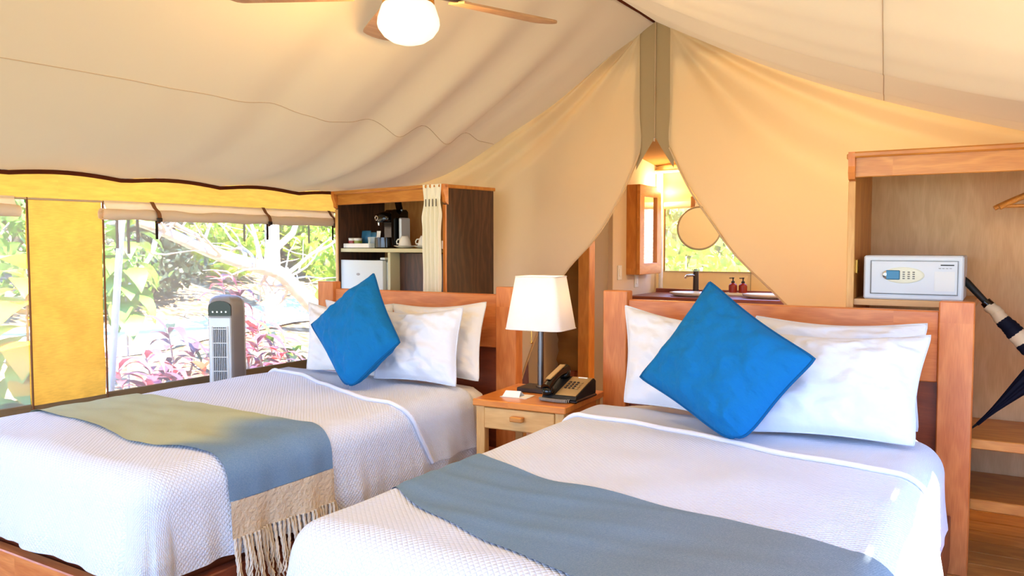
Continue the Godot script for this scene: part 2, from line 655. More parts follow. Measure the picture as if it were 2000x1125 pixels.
# ---------------------------------------------------------------- the tent
func build_floor() -> void:
	var f := struct("floor", "warm brown wooden plank floor")
	part(f, "subfloor", bx(Vector3(-1.7, -0.075, -1.5), Vector3(4.75, 0.11, 6.5), 0.002), M.skirt)
	var w := 0.145
	var z := -4.62
	var k := 0
	while z < 1.6:
		part(f, "plank", bx(Vector3(-1.7, -0.010, z + w * 0.5), Vector3(4.66, 0.02 + 0.001 * (k % 3), w - 0.004), 0.0025), M.floorwood)
		z += w
		k += 1

const LEFT_PROFILE := [[0.0, 2.574], [0.087, 2.510], [0.603, 2.182], [0.983, 1.984], [1.525, 1.735], [2.225, 1.60]]
const RIGHT_PROFILE := [[0.0, 2.574], [0.099, 2.520], [0.65, 2.235], [1.10, 2.045], [1.873, 1.79], [2.445, 1.66]]

func bump1(x: float, c: float, w: float) -> float:
	var q := (x - c) / w
	return exp(-q * q)

func roof_y(side: int, d: float, z: float) -> float:    # d = distance from the ridge; gentle folds run down the slope
	var tbl: Array = LEFT_PROFILE if side < 0 else RIGHT_PROFILE
	var full: float = tbl[-1][0]
	var y := lerp_table(tbl, d)
	var s := d / full
	var env := sin(PI * clampf(s, 0, 1))
	env = pow(env, 0.8)
	var slack := 0.0
	var zz := z + 0.35 * s     # folds drift towards the back wall as they go down
	if side < 0:
		slack += 0.050 * bump1(zz, -4.10, 0.10) - 0.045 * bump1(zz, -3.88, 0.09) + 0.040 * bump1(zz, -3.66, 0.10)
		slack += -0.034 * bump1(zz, -3.42, 0.09) + 0.030 * bump1(zz, -3.16, 0.11) - 0.024 * bump1(zz, -2.86, 0.10) + 0.016 * bump1(zz, -2.5, 0.12)
		slack += 0.006 * sin(zz * 17.0) * smoothstep(-1.6, -3.4, z)
	else:
		slack += 0.040 * bump1(zz, -4.12, 0.11) - 0.040 * bump1(zz, -3.82, 0.11) + 0.034 * bump1(zz, -3.45, 0.14) - 0.026 * bump1(zz, -3.1, 0.12)
		slack += 0.005 * sin(zz * 14.0)
	slack += 0.012 * nz.get_noise_2d(d * 0.8 + side * 5.0, z * 0.9)
	y += slack * env * smoothstep(-4.62, -4.35, z)
	y -= 0.035 * env * smoothstep(-4.6, -2.6, z)
	if side < 0:   # scalloped eave
		y += 0.022 * pow(s, 6.0) * absf(sin((z + 2.02) * PI / 0.62))
	return y

const RIDGE := -1.825
func build_roof() -> void:
	var c := struct("ceiling", "tan canvas tent roof hanging in soft folds from its ridge")
	for side in [-1, 1]:
		var full: float = LEFT_PROFILE[-1][0] if side < 0 else RIGHT_PROFILE[-1][0]
		var b := MB.new()
		b.grid(44, 210, func(u, w):
			var d: float = u * full
			var z: float = lerpf(-6.95, 1.75, w)
			return Vector3(RIDGE + side * d, roof_y(side, d, z), z), Vector3.DOWN, Vector2(2.6, 6.3))
		part(c, "roof_panel", b, M.roof)
	# ridge binding and stitched seams
	var p: Array = []
	for i in 30:
		var z := lerpf(-4.6, 1.7, i / 29.0)
		p.append(Vector3(RIDGE + 0.004 * sin(i * 1.7), roof_y(-1, 0.0, z) - 0.004, z))
	part(c, "ridge_binding", tb(p, 0.009, 6), M.binding)
	p = []
	for i in 260:
		var z := lerpf(-4.58, 1.7, i / 259.0)
		p.append(Vector3(-2.94, roof_y(-1, 1.115, z) - 0.001, z))
	part(c, "seam", tb(p, 0.0018, 5), M.thread)
	p = []
	for i in 120:
		var z := lerpf(-4.55, -1.2, i / 119.0)
		var x := lerpf(-0.56, -0.16, i / 119.0)
		p.append(Vector3(x, roof_y(1, x - RIDGE, z) - 0.002, z))
	part(c, "seam", tb(p, 0.0016, 5), M.thread)
	# dark brown piping along the eave
	var e := struct("trim_1", "dark brown piping along the eave above the yellow canvas band")
	p = []
	for i in 90:
		var z := lerpf(-4.6, 1.7, i / 89.0)
		p.append(Vector3(-4.035, roof_y(-1, 2.225, z) - 0.012, z))
	var b2 := MB.new()
	b2.grid(4, 89, func(u, w):
		var q: Vector3 = p[int(round(w * 89))]
		return q + Vector3(0.012 * sin(u * PI), 0.011 - 0.022 * u, 0), Vector3.RIGHT)
	part(e, "piping", b2, M.binding)

func build_back_wall() -> void:
	var wl := struct("wall_back", "pale tan canvas end wall with tied-back door flaps")
	var Z := -4.6
	var inner := [Vector3(-1.912, 2.505, Z), Vector3(-1.911, 2.27, Z), Vector3(-1.909, 2.04, Z), Vector3(-1.907, 1.80, Z), Vector3(-2.03, 1.53, Z), Vector3(-2.191, 1.275, Z), Vector3(-2.387, 1.064, Z), Vector3(-2.525, 0.80, Z), Vector3(-2.623, 0.576, Z), Vector3(-2.705, 0.349, Z), Vector3(-2.80, 0.0, Z)]
	var outer: Array = []
	for d in [0.0871, 0.30, 0.60, 0.95, 1.3, 1.7, 2.225]:
		outer.append(Vector3(RIDGE - d, lerp_table(LEFT_PROFILE, d) + (0.012 if d < 0.1 else 0.035), Z))
	outer.append_array([Vector3(-4.06, 1.2, Z), Vector3(-4.06, 0.8, Z), Vector3(-4.06, 0.4, Z), Vector3(-4.06, 0.0, Z)])
	var b := MB.new()
	b.grid(64, 70, func(u, w):
		var a := along(inner, w)
		var o := along(outer, w)
		var p := a.lerp(o, u)
		var env: float = smoothstep(0.0, 0.12, w) * (1.0 - smoothstep(0.55, 0.95, w))
		var z := 0.030 * bump1(u, 0.86, 0.045) - 0.024 * bump1(u, 0.76, 0.05) + 0.022 * bump1(u, 0.62, 0.07) - 0.012 * bump1(u, 0.40, 0.09)
		z *= env
		z += 0.012 * nz.get_noise_2d(p.x * 1.6, p.y * 1.6) * smoothstep(0.0, 0.15, u)
		z += 0.06 * smoothstep(0.40, 0.62, w) * pow(1.0 - u, 3.0)     # flap pulled into the room along its edge
		return p + Vector3(0, 0, z * smoothstep(0.0, 0.03, 1.0 - u)), Vector3.BACK, Vector2(2.2, 2.6))
	part(wl, "canvas_flap", b, M.canvas)
	inner = [Vector3(-1.722, 2.505, Z), Vector3(-1.721, 2.27, Z), Vector3(-1.719, 2.04, Z), Vector3(-1.716, 1.81, Z), Vector3(-1.585, 1.572, Z), Vector3(-1.44, 1.37, Z), Vector3(-1.30, 1.186, Z), Vector3(-1.037, 0.934, Z), Vector3(-0.82, 0.70, Z), Vector3(-0.62, 0.36, Z), Vector3(-0.5, 0.0, Z)]
	outer = []
	for d in [0.103, 0.35, 0.75, 1.15, 1.5, 2.0, 2.445]:
		outer.append(Vector3(RIDGE + d, lerp_table(RIGHT_PROFILE, d) + (0.012 if d < 0.11 else 0.035), Z))
	outer.append_array([Vector3(0.63, 1.2, Z), Vector3(0.63, 0.8, Z), Vector3(0.63, 0.4, Z), Vector3(0.63, 0.0, Z)])
	b = MB.new()
	b.grid(64, 70, func(u, w):
		var a := along(inner, w)
		var o := along(outer, w)
		var p := a.lerp(o, u)
		var env: float = smoothstep(0.02, 0.16, w) * (1.0 - smoothstep(0.38, 0.75, w))
		var z := -0.050 * bump1(u, 0.46, 0.10) + 0.030 * bump1(u, 0.66, 0.10) - 0.022 * bump1(u, 0.80, 0.05) + 0.028 * bump1(u, 0.91, 0.05)
		z *= env
		z += 0.012 * nz.get_noise_2d(p.x * 1.4 + 9.0, p.y * 1.4) * smoothstep(0.0, 0.15, u)
		z += 0.05 * smoothstep(0.40, 0.62, w) * pow(1.0 - u, 3.0)
		return p + Vector3(0, 0, z * smoothstep(0.0, 0.03, 1.0 - u)), Vector3.BACK, Vector2(2.4, 2.6))
	part(wl, "canvas_flap", b, M.canvas)
	# khaki zip strip between the flaps
	for s in [-1.0, 1.0]:
		var zs := MB.new()
		zs.grid(6, 24, func(u, w):
			var x: float = -1.815 + s * (0.001 + u * 0.118)
			var top: float = lerpf(2.572, 2.50, u)
			var bot: float = lerpf(1.889, 1.70, u)
			return Vector3(x, lerpf(top, bot, w), Z - 0.012 + 0.004 * sin(u * PI) + 0.003 * nz.get_noise_2d(x * 9.0, w * 4.0)), Vector3.BACK, Vector2(0.15, 0.7))
		part(wl, "zip_strip", zs, M.khaki)
	part(wl, "zipper", tb([Vector3(-1.815, 2.565, Z - 0.006), Vector3(-1.815, 2.2, Z - 0.004), Vector3(-1.815, 1.885, Z - 0.006)], 0.0035, 6), M.thread)
	part(wl, "zipper_pull", bx(Vector3(-1.815, 1.875, Z + 0.002), Vector3(0.010, 0.026, 0.006), 0.002), M.chrome)
	# hem cords along both flap edges
	for q in [[Vector3(-1.906, 1.80, Z + 0.012), Vector3(-2.03, 1.53, Z + 0.03), Vector3(-2.191, 1.275, Z + 0.055), Vector3(-2.387, 1.064, Z + 0.06), Vector3(-2.525, 0.80, Z + 0.06), Vector3(-2.623, 0.576, Z + 0.06), Vector3(-2.705, 0.349, Z + 0.06), Vector3(-2.80, 0.02, Z + 0.06)], [Vector3(-1.716, 1.82, Z + 0.012), Vector3(-1.585, 1.572, Z + 0.03), Vector3(-1.44, 1.37, Z + 0.045), Vector3(-1.30, 1.186, Z + 0.05), Vector3(-1.037, 0.934, Z + 0.05), Vector3(-0.82, 0.70, Z + 0.05), Vector3(-0.62, 0.36, Z + 0.05), Vector3(-0.5, 0.02, Z + 0.05)]]:
		var pp: Array = []
		for i in 36:
			pp.append(along(q, i / 35.0))
		part(wl, "flap_hem", tb(pp, 0.006, 6), M.canvas)

func wall_strip(z0: float, z1: float, y0, y1, x0: float, amp := 0.006) -> MB:
	var b := MB.new()
	var nzs := maxi(6, int((z1 - z0) / 0.05))
	b.grid(nzs, 24, func(u, w):
		var z: float = lerpf(z0, z1, u)
		var a: float = y0.call(z) if y0 is Callable else y0
		var c: float = y1.call(z) if y1 is Callable else y1
		var y: float = lerpf(a, c, w)
		return Vector3(x0 + amp * nz.get_noise_2d(z * 3.1, y * 3.1), y, z), Vector3.RIGHT, Vector2(absf(z1 - z0), 1.0))
	return b

func build_left_wall() -> void:
	var W := -4.05
	var wl := struct("wall_left", "yellow canvas side wall glowing with daylight, above a brown skirt")
	var eave := func(z): return roof_y(-1, 2.225, z)
	part(wl, "canvas_band", wall_strip(-4.6, 1.7, 1.472, eave, W, 0.008), M.yellow)
	part(wl, "canvas_panel", wall_strip(-2.518, -2.132, 0.46, 1.474, W - 0.004, 0.012), M.yellow)
	part(wl, "canvas_panel", wall_strip(-0.55, 1.7, 0.46, 1.474, W - 0.004, 0.012), M.yellow)
	part(wl, "canvas_panel", wall_strip(-4.6, -4.32, 0.46, 1.474, W - 0.004, 0.004), M.yellow)
	part(wl, "canvas_skirt", wall_strip(-4.6, 1.7, -0.3, 0.462, W + 0.002, 0.008), M.skirt)
	for z in [-2.135, -2.52, -0.56, -4.31]:
		part(wl, "zipper_strip", bx(Vector3(W + 0.006, 0.94, z), Vector3(0.008, 1.08, 0.010), 0.003), M.strap)
		part(wl, "zipper_pull", bx(Vector3(W + 0.014, 0.405, z), Vector3(0.008, 0.05, 0.010), 0.003), M.bronze)
	part(wl, "seam", tb([Vector3(W + 0.004, 1.474, -4.6), Vector3(W + 0.004, 1.478, -3.0), Vector3(W + 0.004, 1.472, -2.0), Vector3(W + 0.004, 1.470, 1.6)], 0.006, 6), M.thread)
	for q in [["window_1", -4.32, -2.52, "wide window of fine white insect mesh facing the garden"], ["window_2", -2.132, -0.55, "window of fine insect mesh beyond the yellow canvas panel"]]:
		var wn := struct(q[0], q[3])
		var b := MB.new()
		b.grid(10, 6, func(u, w): return Vector3(W - 0.012, lerpf(0.45, 1.48, w), lerpf(q[1], q[2], u)), Vector3.RIGHT)
		part(wn, "insect_screen", b, M.screen)
		part(wn, "hem", bx(Vector3(W - 0.004, 0.462, (q[1] + q[2]) * 0.5), Vector3(0.012, 0.018, q[2] - q[1]), 0.003), M.skirt)
	# rolled-up window flaps
	rolled_flap(-4.25, -2.485, "long rolled canvas flap tied above the wide mesh window", [-2.80, -3.58, -4.16])
	rolled_flap(-2.075, -0.62, "rolled canvas flap above the mesh window on the camera side of the yellow panel", [-1.75, -0.95])

func rolled_flap(z0: float, z1: float, label: String, straps: Array) -> void:
	var W := -4.05
	var t := thing("window_flap", label, "blind", Vector3(W, 1.44, (z0 + z1) * 0.5), 0, "rolled window flaps")
	var o := Vector3(W, 1.44, (z0 + z1) * 0.5)
	var b := MB.new()
	# spiral section swept along the wall
	var sec: Array = []
	for i in 41:
		var a := i / 40.0 * TAU * 2.6
		var r := 0.008 + 0.027 * i / 40.0
		sec.append(Vector2(cos(a) * r, sin(a) * r))
	b.grid(40, 40, func(u, w):
		var q: Vector2 = sec[int(round(u * 40))]
		var z: float = lerpf(z0, z1, w)
		var sag := 0.006 * nz.get_noise_2d(z * 3.0, 2.0)
		return Vector3(W + 0.047 + q.x * (1.0 + 0.12 * nz.get_noise_1d(z * 9.0)), 1.405 + q.y * (1.0 + 0.15 * nz.get_noise_1d(z * 7.0 + 30.0)) + sag, z) - o, Vector3.RIGHT, Vector2(0.4, absf(z1 - z0)))
	part(t, "roll", b, M.rollcloth)
	var h := MB.new()
	h.grid(6, 40, func(u, w):
		var z: float = lerpf(z0 + (0.03 if z0 < -3.0 else 0.0), z1 - 0.04, w)
		return Vector3(W + 0.010 + 0.030 * u * u, lerpf(1.482, 1.425, u), z) - o, Vector3.RIGHT)
	part(t, "flap_top", h, M.rollcloth)
	for z in straps:
		var s := MB.new()
		s.grid(12, 2, func(u, w):
			var a: float = lerpf(-1.2, 1.9, u)
			return Vector3(W + 0.047 + cos(a) * 0.042, 1.405 + sin(a) * 0.042 + (0.04 * (u - 0.8) * 5.0 if u > 0.8 else 0.0), z + (w - 0.5) * 0.026 + u * 0.014) - o, Vector3.RIGHT)
		part(t, "strap", s, M.strap)
		part(t, "buckle", bx(Vector3(W + 0.088, 1.385, z + 0.005) - o, Vector3(0.010, 0.022, 0.032), 0.003), M.bronze)
		var e := MB.new()
		e.box(Vector3(W + 0.062, 1.33, z + 0.006) - o, Vector3(0.004, 0.10, 0.016), 0.001)
		part(t, "strap_tail", e, M.darkstrap)
	if z0 < -3.0:    # tie straps that hang on the outer side of the screen
		for q in [[-2.62, 0.13], [-2.685, 0.16], [-2.74, 0.10], [-3.47, 0.09], [-4.02, 0.10]]:
			part(t, "hanging_strap", bx(Vector3(W - 0.03, 1.42 - q[1] * 0.5 - 0.03, q[0]) - o, Vector3(0.004, q[1] + 0.06, 0.017), 0.001, Transform3D()), M.darkstrap)

func build_unseen_walls() -> void:
	# side and front of the tent behind the camera: canvas with large mesh openings that let the daylight in
	var W := 0.62
	var wr := struct("wall_right", "tan canvas side wall of the tent")
	var eave := func(z): return roof_y(1, 2.445, z)
	part(wr, "canvas_band", wall_strip(-4.6, 1.7, 1.55, eave, W), M.lining)
	part(wr, "canvas_skirt", wall_strip(-4.6, 1.7, -0.3, 0.46, W), M.skirt)
	part(wr, "canvas_panel", wall_strip(-4.6, -2.72, 0.45, 1.56, W), M.lining)
	part(wr, "canvas_panel", wall_strip(-1.45, 0.4, 0.45, 1.56, W), M.lining)
	var wf := struct("wall_front", "canvas front of the tent with its wide doorway open")
	var Z := 1.7
	for q in [[-4.05, -3.75], [0.5, 0.62]]:
		var b := MB.new()
		b.grid(8, 16, func(u, w): return Vector3(lerpf(q[0], q[1], u), lerpf(0.0, 1.75, w), Z), Vector3.FORWARD)
		part(wf, "canvas_panel", b, M.canvas)

# ---------------------------------------------------------------- bathroom behind the door
func build_bathroom() -> void:
	var fl := struct("floor_bathroom", "wooden floor of the bathroom")
	part(fl, "boards", bx(Vector3(-1.5, -0.03, -5.7), Vector3(4.0, 0.06, 2.1), 0.002), M.floorwood)
	var Z := -6.72
	var wb := struct("wall_bathroom_back", "warm lit canvas wall of the bathroom with a mesh window")
	var cw := func(x0: float, x1: float, y0: float, y1: float, amp: float) -> MB:
		var b := MB.new()
		b.grid(28, 24, func(u, w):
			var x: float = lerpf(x0, x1, u)
			var y: float = lerpf(y0, y1, w)
			return Vector3(x, y, Z + amp * nz.get_noise_2d(x * 2.2 + y * 1.5, y * 4.5 - x)), Vector3.BACK, Vector2(x1 - x0, y1 - y0))
		return b
	part(wb, "canvas_panel", cw.call(-2.66, 0.2, 1.56, 2.25, 0.05), M.bathcanvas)
	part(wb, "canvas_panel", cw.call(-2.66, 0.2, -0.05, 1.025, 0.012), M.bathcanvas)
	part(wb, "canvas_panel", cw.call(-2.66, -2.545, 1.02, 1.565, 0.02), M.bathcanvas)
	part(wb, "canvas_panel", cw.call(-1.50, 0.2, 1.02, 1.565, 0.02), M.bathcanvas)
	part(wb, "seam", tb([Vector3(-2.54, 1.02, Z + 0.02), Vector3(-2.54, 1.56, Z + 0.02)], 0.006, 6), M.strap)
	part(wb, "seam", tb([Vector3(-2.545, 1.02, Z + 0.02), Vector3(-1.5, 1.022, Z + 0.02)], 0.006, 6), M.khaki)
	part(wb, "seam", tb([Vector3(-1.795, 1.02, Z + 0.02), Vector3(-1.795, 0.86, Z + 0.02)], 0.004, 6), M.khaki)
	var wn := struct("window_3", "mesh window of the bathroom looking onto bright greenery")
	var sb := MB.new()
	sb.grid(4, 4, func(u, w): return Vector3(lerpf(-2.545, -1.5, u), lerpf(1.02, 1.56, w), Z - 0.01), Vector3.BACK)
	part(wn, "insect_screen", sb, M.screen)
	var ws := struct("wall_bathroom_side", "pale partition carrying the wooden mirror cabinet")
	part(ws, "board", bx(Vector3(-2.645, 1.0, -6.26), Vector3(0.05, 2.1, 0.92), 0.004), M.bathwall)
	var g := MB.new()
	g.grid(20, 20, func(u, w):
		var z: float = lerpf(-5.81, -4.66, u)
		var y: float = lerpf(0.0, 2.05, w)
		return Vector3(-2.66 - 0.05 * u + 0.012 * nz.get_noise_2d(z * 2.0, y * 2.0), y, z), Vector3.RIGHT)
	part(ws, "canvas_panel", g, M.bathgrey)
	var wr := struct("wall_bathroom_far", "canvas end of the bathroom")
	part(wr, "canvas_panel", bx(Vector3(0.22, 1.1, -5.7), Vector3(0.03, 2.3, 2.1), 0.002), M.canvas)
	var cl := struct("ceiling_bathroom", "brown canvas ceiling of the bathroom")
	var cb := MB.new()
	cb.grid(24, 24, func(u, w):
		var x: float = lerpf(-3.2, 0.25, u)
		var z: float = lerpf(-6.75, -4.72, w)
		var y: float = lerpf(1.915, 2.26, w) + 0.02 * nz.get_noise_2d(x * 2.0, z * 2.0)
		y = minf(y, roof_y(1 if x > RIDGE else -1, absf(x - RIDGE), z) - 0.04)
		return Vector3(x, y, z), Vector3.DOWN, Vector2(3, 2))
	part(cl, "canvas_panel", cb, M.browncanvas)
	# corner light: glowing tube up the corner and a white rail along the wall top
	var li := thing("corner_light", "slim glowing light strip in the bathroom corner above the mirror cabinet", "light", Vector3(-2.585, 1.0, -6.66))
	part(li, "light_strip", bx(Vector3(0, 0.44, 0), Vector3(0.028, 0.84, 0.028), 0.006), M.led)
	part(li, "bracket", bx(Vector3(-0.012, 0.875, -0.012), Vector3(0.05, 0.03, 0.05), 0.004), M.white)
	var om := OmniLight3D.new()
	om.name = "corner_light_glow"
	om.light_color = Color(1.0, 0.88, 0.66)
	om.light_energy = 0.13
	om.light_size = 0.05
	om.omni_range = 8.0
	om.omni_attenuation = 2.0
	om.shadow_enabled = true
	add_child(om)
	om.position = Vector3(-2.52, 1.72, -6.55)
	solo("curtain_rail", "white rail running along the top of the bathroom wall", "rail", tb([Vector3(-2.60, 1.875, -6.64), Vector3(-1.6, 1.905, -6.64), Vector3(-0.6, 1.93, -6.64), Vector3(0.2, 1.95, -6.64)], 0.016, 10), M.white)
	solo("corner_post", "white upright post in the bathroom corner beside the mirror cabinet", "post", tb([Vector3(-2.545, 0.0, -6.64), Vector3(-2.555, 1.86, -6.64)], 0.018, 10), M.white)
	var rl := MB.new()
	rl.tube([Vector3(-2.53, 1.585, Z + 0.05), Vector3(-2.2, 1.592, Z + 0.055), Vector3(-1.5, 1.588, Z + 0.05)], 0.030, 12)
	var rf := thing("window_flap", "rolled canvas flap above the bathroom mesh window behind the round mirror", "blind", Vector3.ZERO)
	part(rf, "roll", rl, M.rollcloth)
	part(rf, "strap", bx(Vector3(-2.27, 1.60, Z + 0.085), Vector3(0.035, 0.11, 0.006), 0.002), M.strap)
	# mirror cabinet
	var mc := thing("mirror_cabinet", "honey wood framed mirror cabinet on the bathroom partition", "cabinet", Vector3(-2.62, 1.0, -6.28))
	part(mc, "body", bx(Vector3(0.045, 0.37, 0), Vector3(0.09, 0.72, 0.45), 0.003), M.honey)
	var fx := 0.105
	for q in [[Vector3(fx, 0.685, 0), Vector3(0.03, 0.09, 0.46)], [Vector3(fx, 0.055, 0), Vector3(0.03, 0.09, 0.46)], [Vector3(fx, 0.37, 0.185), Vector3(0.03, 0.55, 0.09)], [Vector3(fx, 0.37, -0.185), Vector3(0.03, 0.55, 0.09)]]:
		part(mc, "frame", bx(q[0], q[1], 0.003), M.honey)
	part(mc, "mirror_pane", bx(Vector3(0.098, 0.37, 0), Vector3(0.006, 0.55, 0.28), 0.001), M.mirror)
	# round mirror hanging in front of the window
	var rm := thing("round_mirror", "round mirror hanging before the bathroom window", "mirror", Vector3(-2.167, 1.385, -6.5), 0.42)
	var tilt := Transform3D(Basis(Vector3.RIGHT, PI / 2), Vector3.ZERO)
	part(rm, "mirror_pane", lt([Vector2(0, 0.012), Vector2(0, 0.012), Vector2(0.166, 0.012)], 48, Transform3D(Basis(Vector3.RIGHT, PI / 2), Vector3(0, 0, 0))), M.mirror)
	var ring: Array = []
	for i in 49:
		ring.append(Vector3(cos(TAU * i / 48) * 0.171, sin(TAU * i / 48) * 0.171, 0.004))
	part(rm, "rim", tb(ring, 0.010, 8), M.rimgrey)
	part(rm, "backing", lt([Vector2(0.0, -0.012), Vector2(0.165, -0.012), Vector2(0.165, -0.012), Vector2(0.165, 0.006)], 40, Transform3D(Basis(Vector3.RIGHT, PI / 2), Vector3.ZERO)), M.white)
	part(rm, "hanging_cord", tb([Vector3(0.02, 0.17, 0), Vector3(0.025, 0.53, 0)], 0.004, 6), M.white)
	# vanity counter, basins, tap, bottles
	var vc := thing("vanity_counter", "dark red wooden vanity counter under the bathroom window", "counter", Vector3(-1.3, 0, -6.3))
	part(vc, "worktop", bx(Vector3(0, 0.82, 0.02), Vector3(2.55, 0.05, 0.62), 0.006), M.cherrydark)
	part(vc, "cabinet_body", bx(Vector3(0, 0.40, 0.0), Vector3(2.5, 0.78, 0.54), 0.004), M.honey)
	part(vc, "upstand", bx(Vector3(0, 0.86, -0.30), Vector3(2.55, 0.035, 0.02), 0.003), M.cherrydark)
	var bas := [[Vector3(-2.10, 0.845, -6.20), "white oval basin under the round mirror"], [Vector3(-1.54, 0.845, -6.26), "white oval basin beyond the two red soap bottles"]]
	for q in bas:
		var bs := solo("basin", q[1], "sink", lt([Vector2(0.0, 0.022), Vector2(0.13, 0.024), Vector2(0.185, 0.050), Vector2(0.19, 0.052), Vector2(0.20, 0.048), Vector2(0.19, 0.02), Vector2(0.14, 0.0)], 36), M.ceramic, "vanity basins", q[0])
		bs.scale = Vector3(1.0, 0.62, 0.72)
	var fa := thing("tap", "tall bronze column tap beside the basin under the round mirror", "tap", Vector3(-2.17, 0.845, -6.44))
	part(fa, "column", lt([Vector2(0.0, 0.0), Vector2(0.026, 0.0), Vector2(0.026, 0.0), Vector2(0.024, 0.005), Vector2(0.021, 0.19), Vector2(0.021, 0.19), Vector2(0.0, 0.192)], 16), M.bronze)
	part(fa, "spout", tb([Vector3(0, 0.15, 0.0), Vector3(-0.02, 0.158, 0.04), Vector3(-0.05, 0.152, 0.09), Vector3(-0.055, 0.135, 0.10)], 0.010, 8), M.chrome)
	part(fa, "lever", bx(Vector3(0.0, 0.20, 0.01), Vector3(0.012, 0.010, 0.06), 0.003), M.bronze)
	var tray := solo("soap_tray", "small white tray under the red soap bottles", "tray", bx(Vector3(0, 0.012, 0), Vector3(0.20, 0.024, 0.10), 0.006), M.ceramic, "", Vector3(-1.825, 0.845, -6.44))
	for q in [[-1.865, "red glass pump bottle on the small white tray, nearer the tap"], [-1.785, "red glass pump bottle on the small white tray, farther from the tap"]]:
		var bt := thing("soap_bottle", q[1], "bottle", Vector3(q[0], 0.869, -6.44), 0, "soap pump bottles")
		part(bt, "bottle_body", lt([Vector2(0, 0), Vector2(0.030, 0), Vector2(0.033, 0.004), Vector2(0.033, 0.055), Vector2(0.026, 0.068), Vector2(0.012, 0.073), Vector2(0.012, 0.080)], 18), M.red)
		part(bt, "pump", lt([Vector2(0.014, 0.078), Vector2(0.014, 0.090), Vector2(0.005, 0.092), Vector2(0.005, 0.112), Vector2(0.010, 0.113), Vector2(0.010, 0.120), Vector2(0, 0.121)], 12), M.blackmatte)
		part(bt, "nozzle", tb([Vector3(0, 0.116, 0), Vector3(-0.028, 0.115, 0.008)], 0.004, 6), M.blackmatte)
	var pl2 := thing("bathroom_lamp", "round bathroom ceiling lamp above the far end of the vanity", "lamp", Vector3(-0.75, 1.72, -5.55))
	part(pl2, "globe", lt([Vector2(0.0, -0.10), Vector2(0.05, -0.085), Vector2(0.085, -0.04), Vector2(0.09, 0.0), Vector2(0.075, 0.04), Vector2(0.05, 0.06)], 24), M.globe)
	part(pl2, "rose", lt([Vector2(0.05, 0.055), Vector2(0.055, 0.07), Vector2(0.02, 0.08), Vector2(0.012, 0.27), Vector2(0.0, 0.27)], 20), M.bronze)
	var ob := OmniLight3D.new()
	ob.name = "bathroom_lamp_glow"
	ob.light_color = Color(1.0, 0.90, 0.72)
	ob.light_energy = 0.48
	ob.light_size = 0.07
	ob.omni_range = 8.0
	ob.omni_attenuation = 2.0
	ob.shadow_enabled = true
	add_child(ob)
	ob.position = Vector3(-0.75, 1.69, -5.55)
	# electrical plates on the partition
	for q in [[-5.92, 1.03, "white switch plate on the partition below the mirror cabinet, nearer the room"], [-6.26, 0.955, "white socket plate on the partition straight below the mirror cabinet"]]:
		var pl := thing("switch_plate", q[2], "switch", Vector3(-2.62, q[1], q[0]), 0, "electrical plates")
		part(pl, "plate", bx(Vector3(0.004, 0, 0), Vector3(0.008, 0.115, 0.075), 0.002), M.white)
		part(pl, "rocker", bx(Vector3(0.009, 0, 0), Vector3(0.006, 0.06, 0.035), 0.002), M.paper)
	# timber post, brown canvas and threshold just behind the flaps
	solo("door_post", "brown wooden post standing behind the table lamp in the doorway", "post", bx(Vector3(0, 1.0, 0), Vector3(0.085, 2.0, 0.09), 0.004), M.honey, "", Vector3(-2.455, 0, -5.0))
	var pc := thing("canvas_screen", "wrinkled brown canvas screen behind the table lamp", "screen", Vector3(-2.75, 0, -5.03))
	var cs := MB.new()
	cs.grid(30, 50, func(u, w):
		var x: float = lerpf(-0.22, 0.240, u)
		var y: float = lerpf(0.36, 1.75, w)
		return Vector3(x, y, 0.02 * nz.get_noise_2d(x * 2.5, y * 11.0) + 0.012 * sin(y * 30.0 + x * 9.0) * smoothstep(1.0, 0.6, y)), Vector3.BACK)
	part(pc, "canvas", cs, M.browncanvas)
	part(pc, "bottom_rail", bx(Vector3(-0.035, 0.19, 0.02), Vector3(0.50, 0.37, 0.05), 0.004), M.cherrydark)
	part(pc, "stile", bx(Vector3(-0.14, 0.55, 0.035), Vector3(0.06, 1.1, 0.05), 0.004), M.cherrydark)

# ---------------------------------------------------------------- garden
func gy(x: float, z: float) -> float:
	var d := -x - 4.1
	var y := -0.22 + 0.10 * d + 0.012 * d * d + 0.06 * nz.get_noise_2d(x * 0.5, z * 0.5)
	if d < 0.0: y = -0.22
	return minf(y, 6.0)

func leaf_mesh(l: float, w: float, curl: float, fold: float) -> ArrayMesh:
	var b := MB.new()
	b.grid(2, 6, func(u, v):
		var s := sin(PI * pow(v, 0.75)) * w * 0.5
		var x: float = (u - 0.5) * 2.0 * s
		return Vector3(x, l * v * cos(curl * v) + absf(x) * fold, -l * v * sin(curl * v)), Vector3.BACK)
	return b.done()

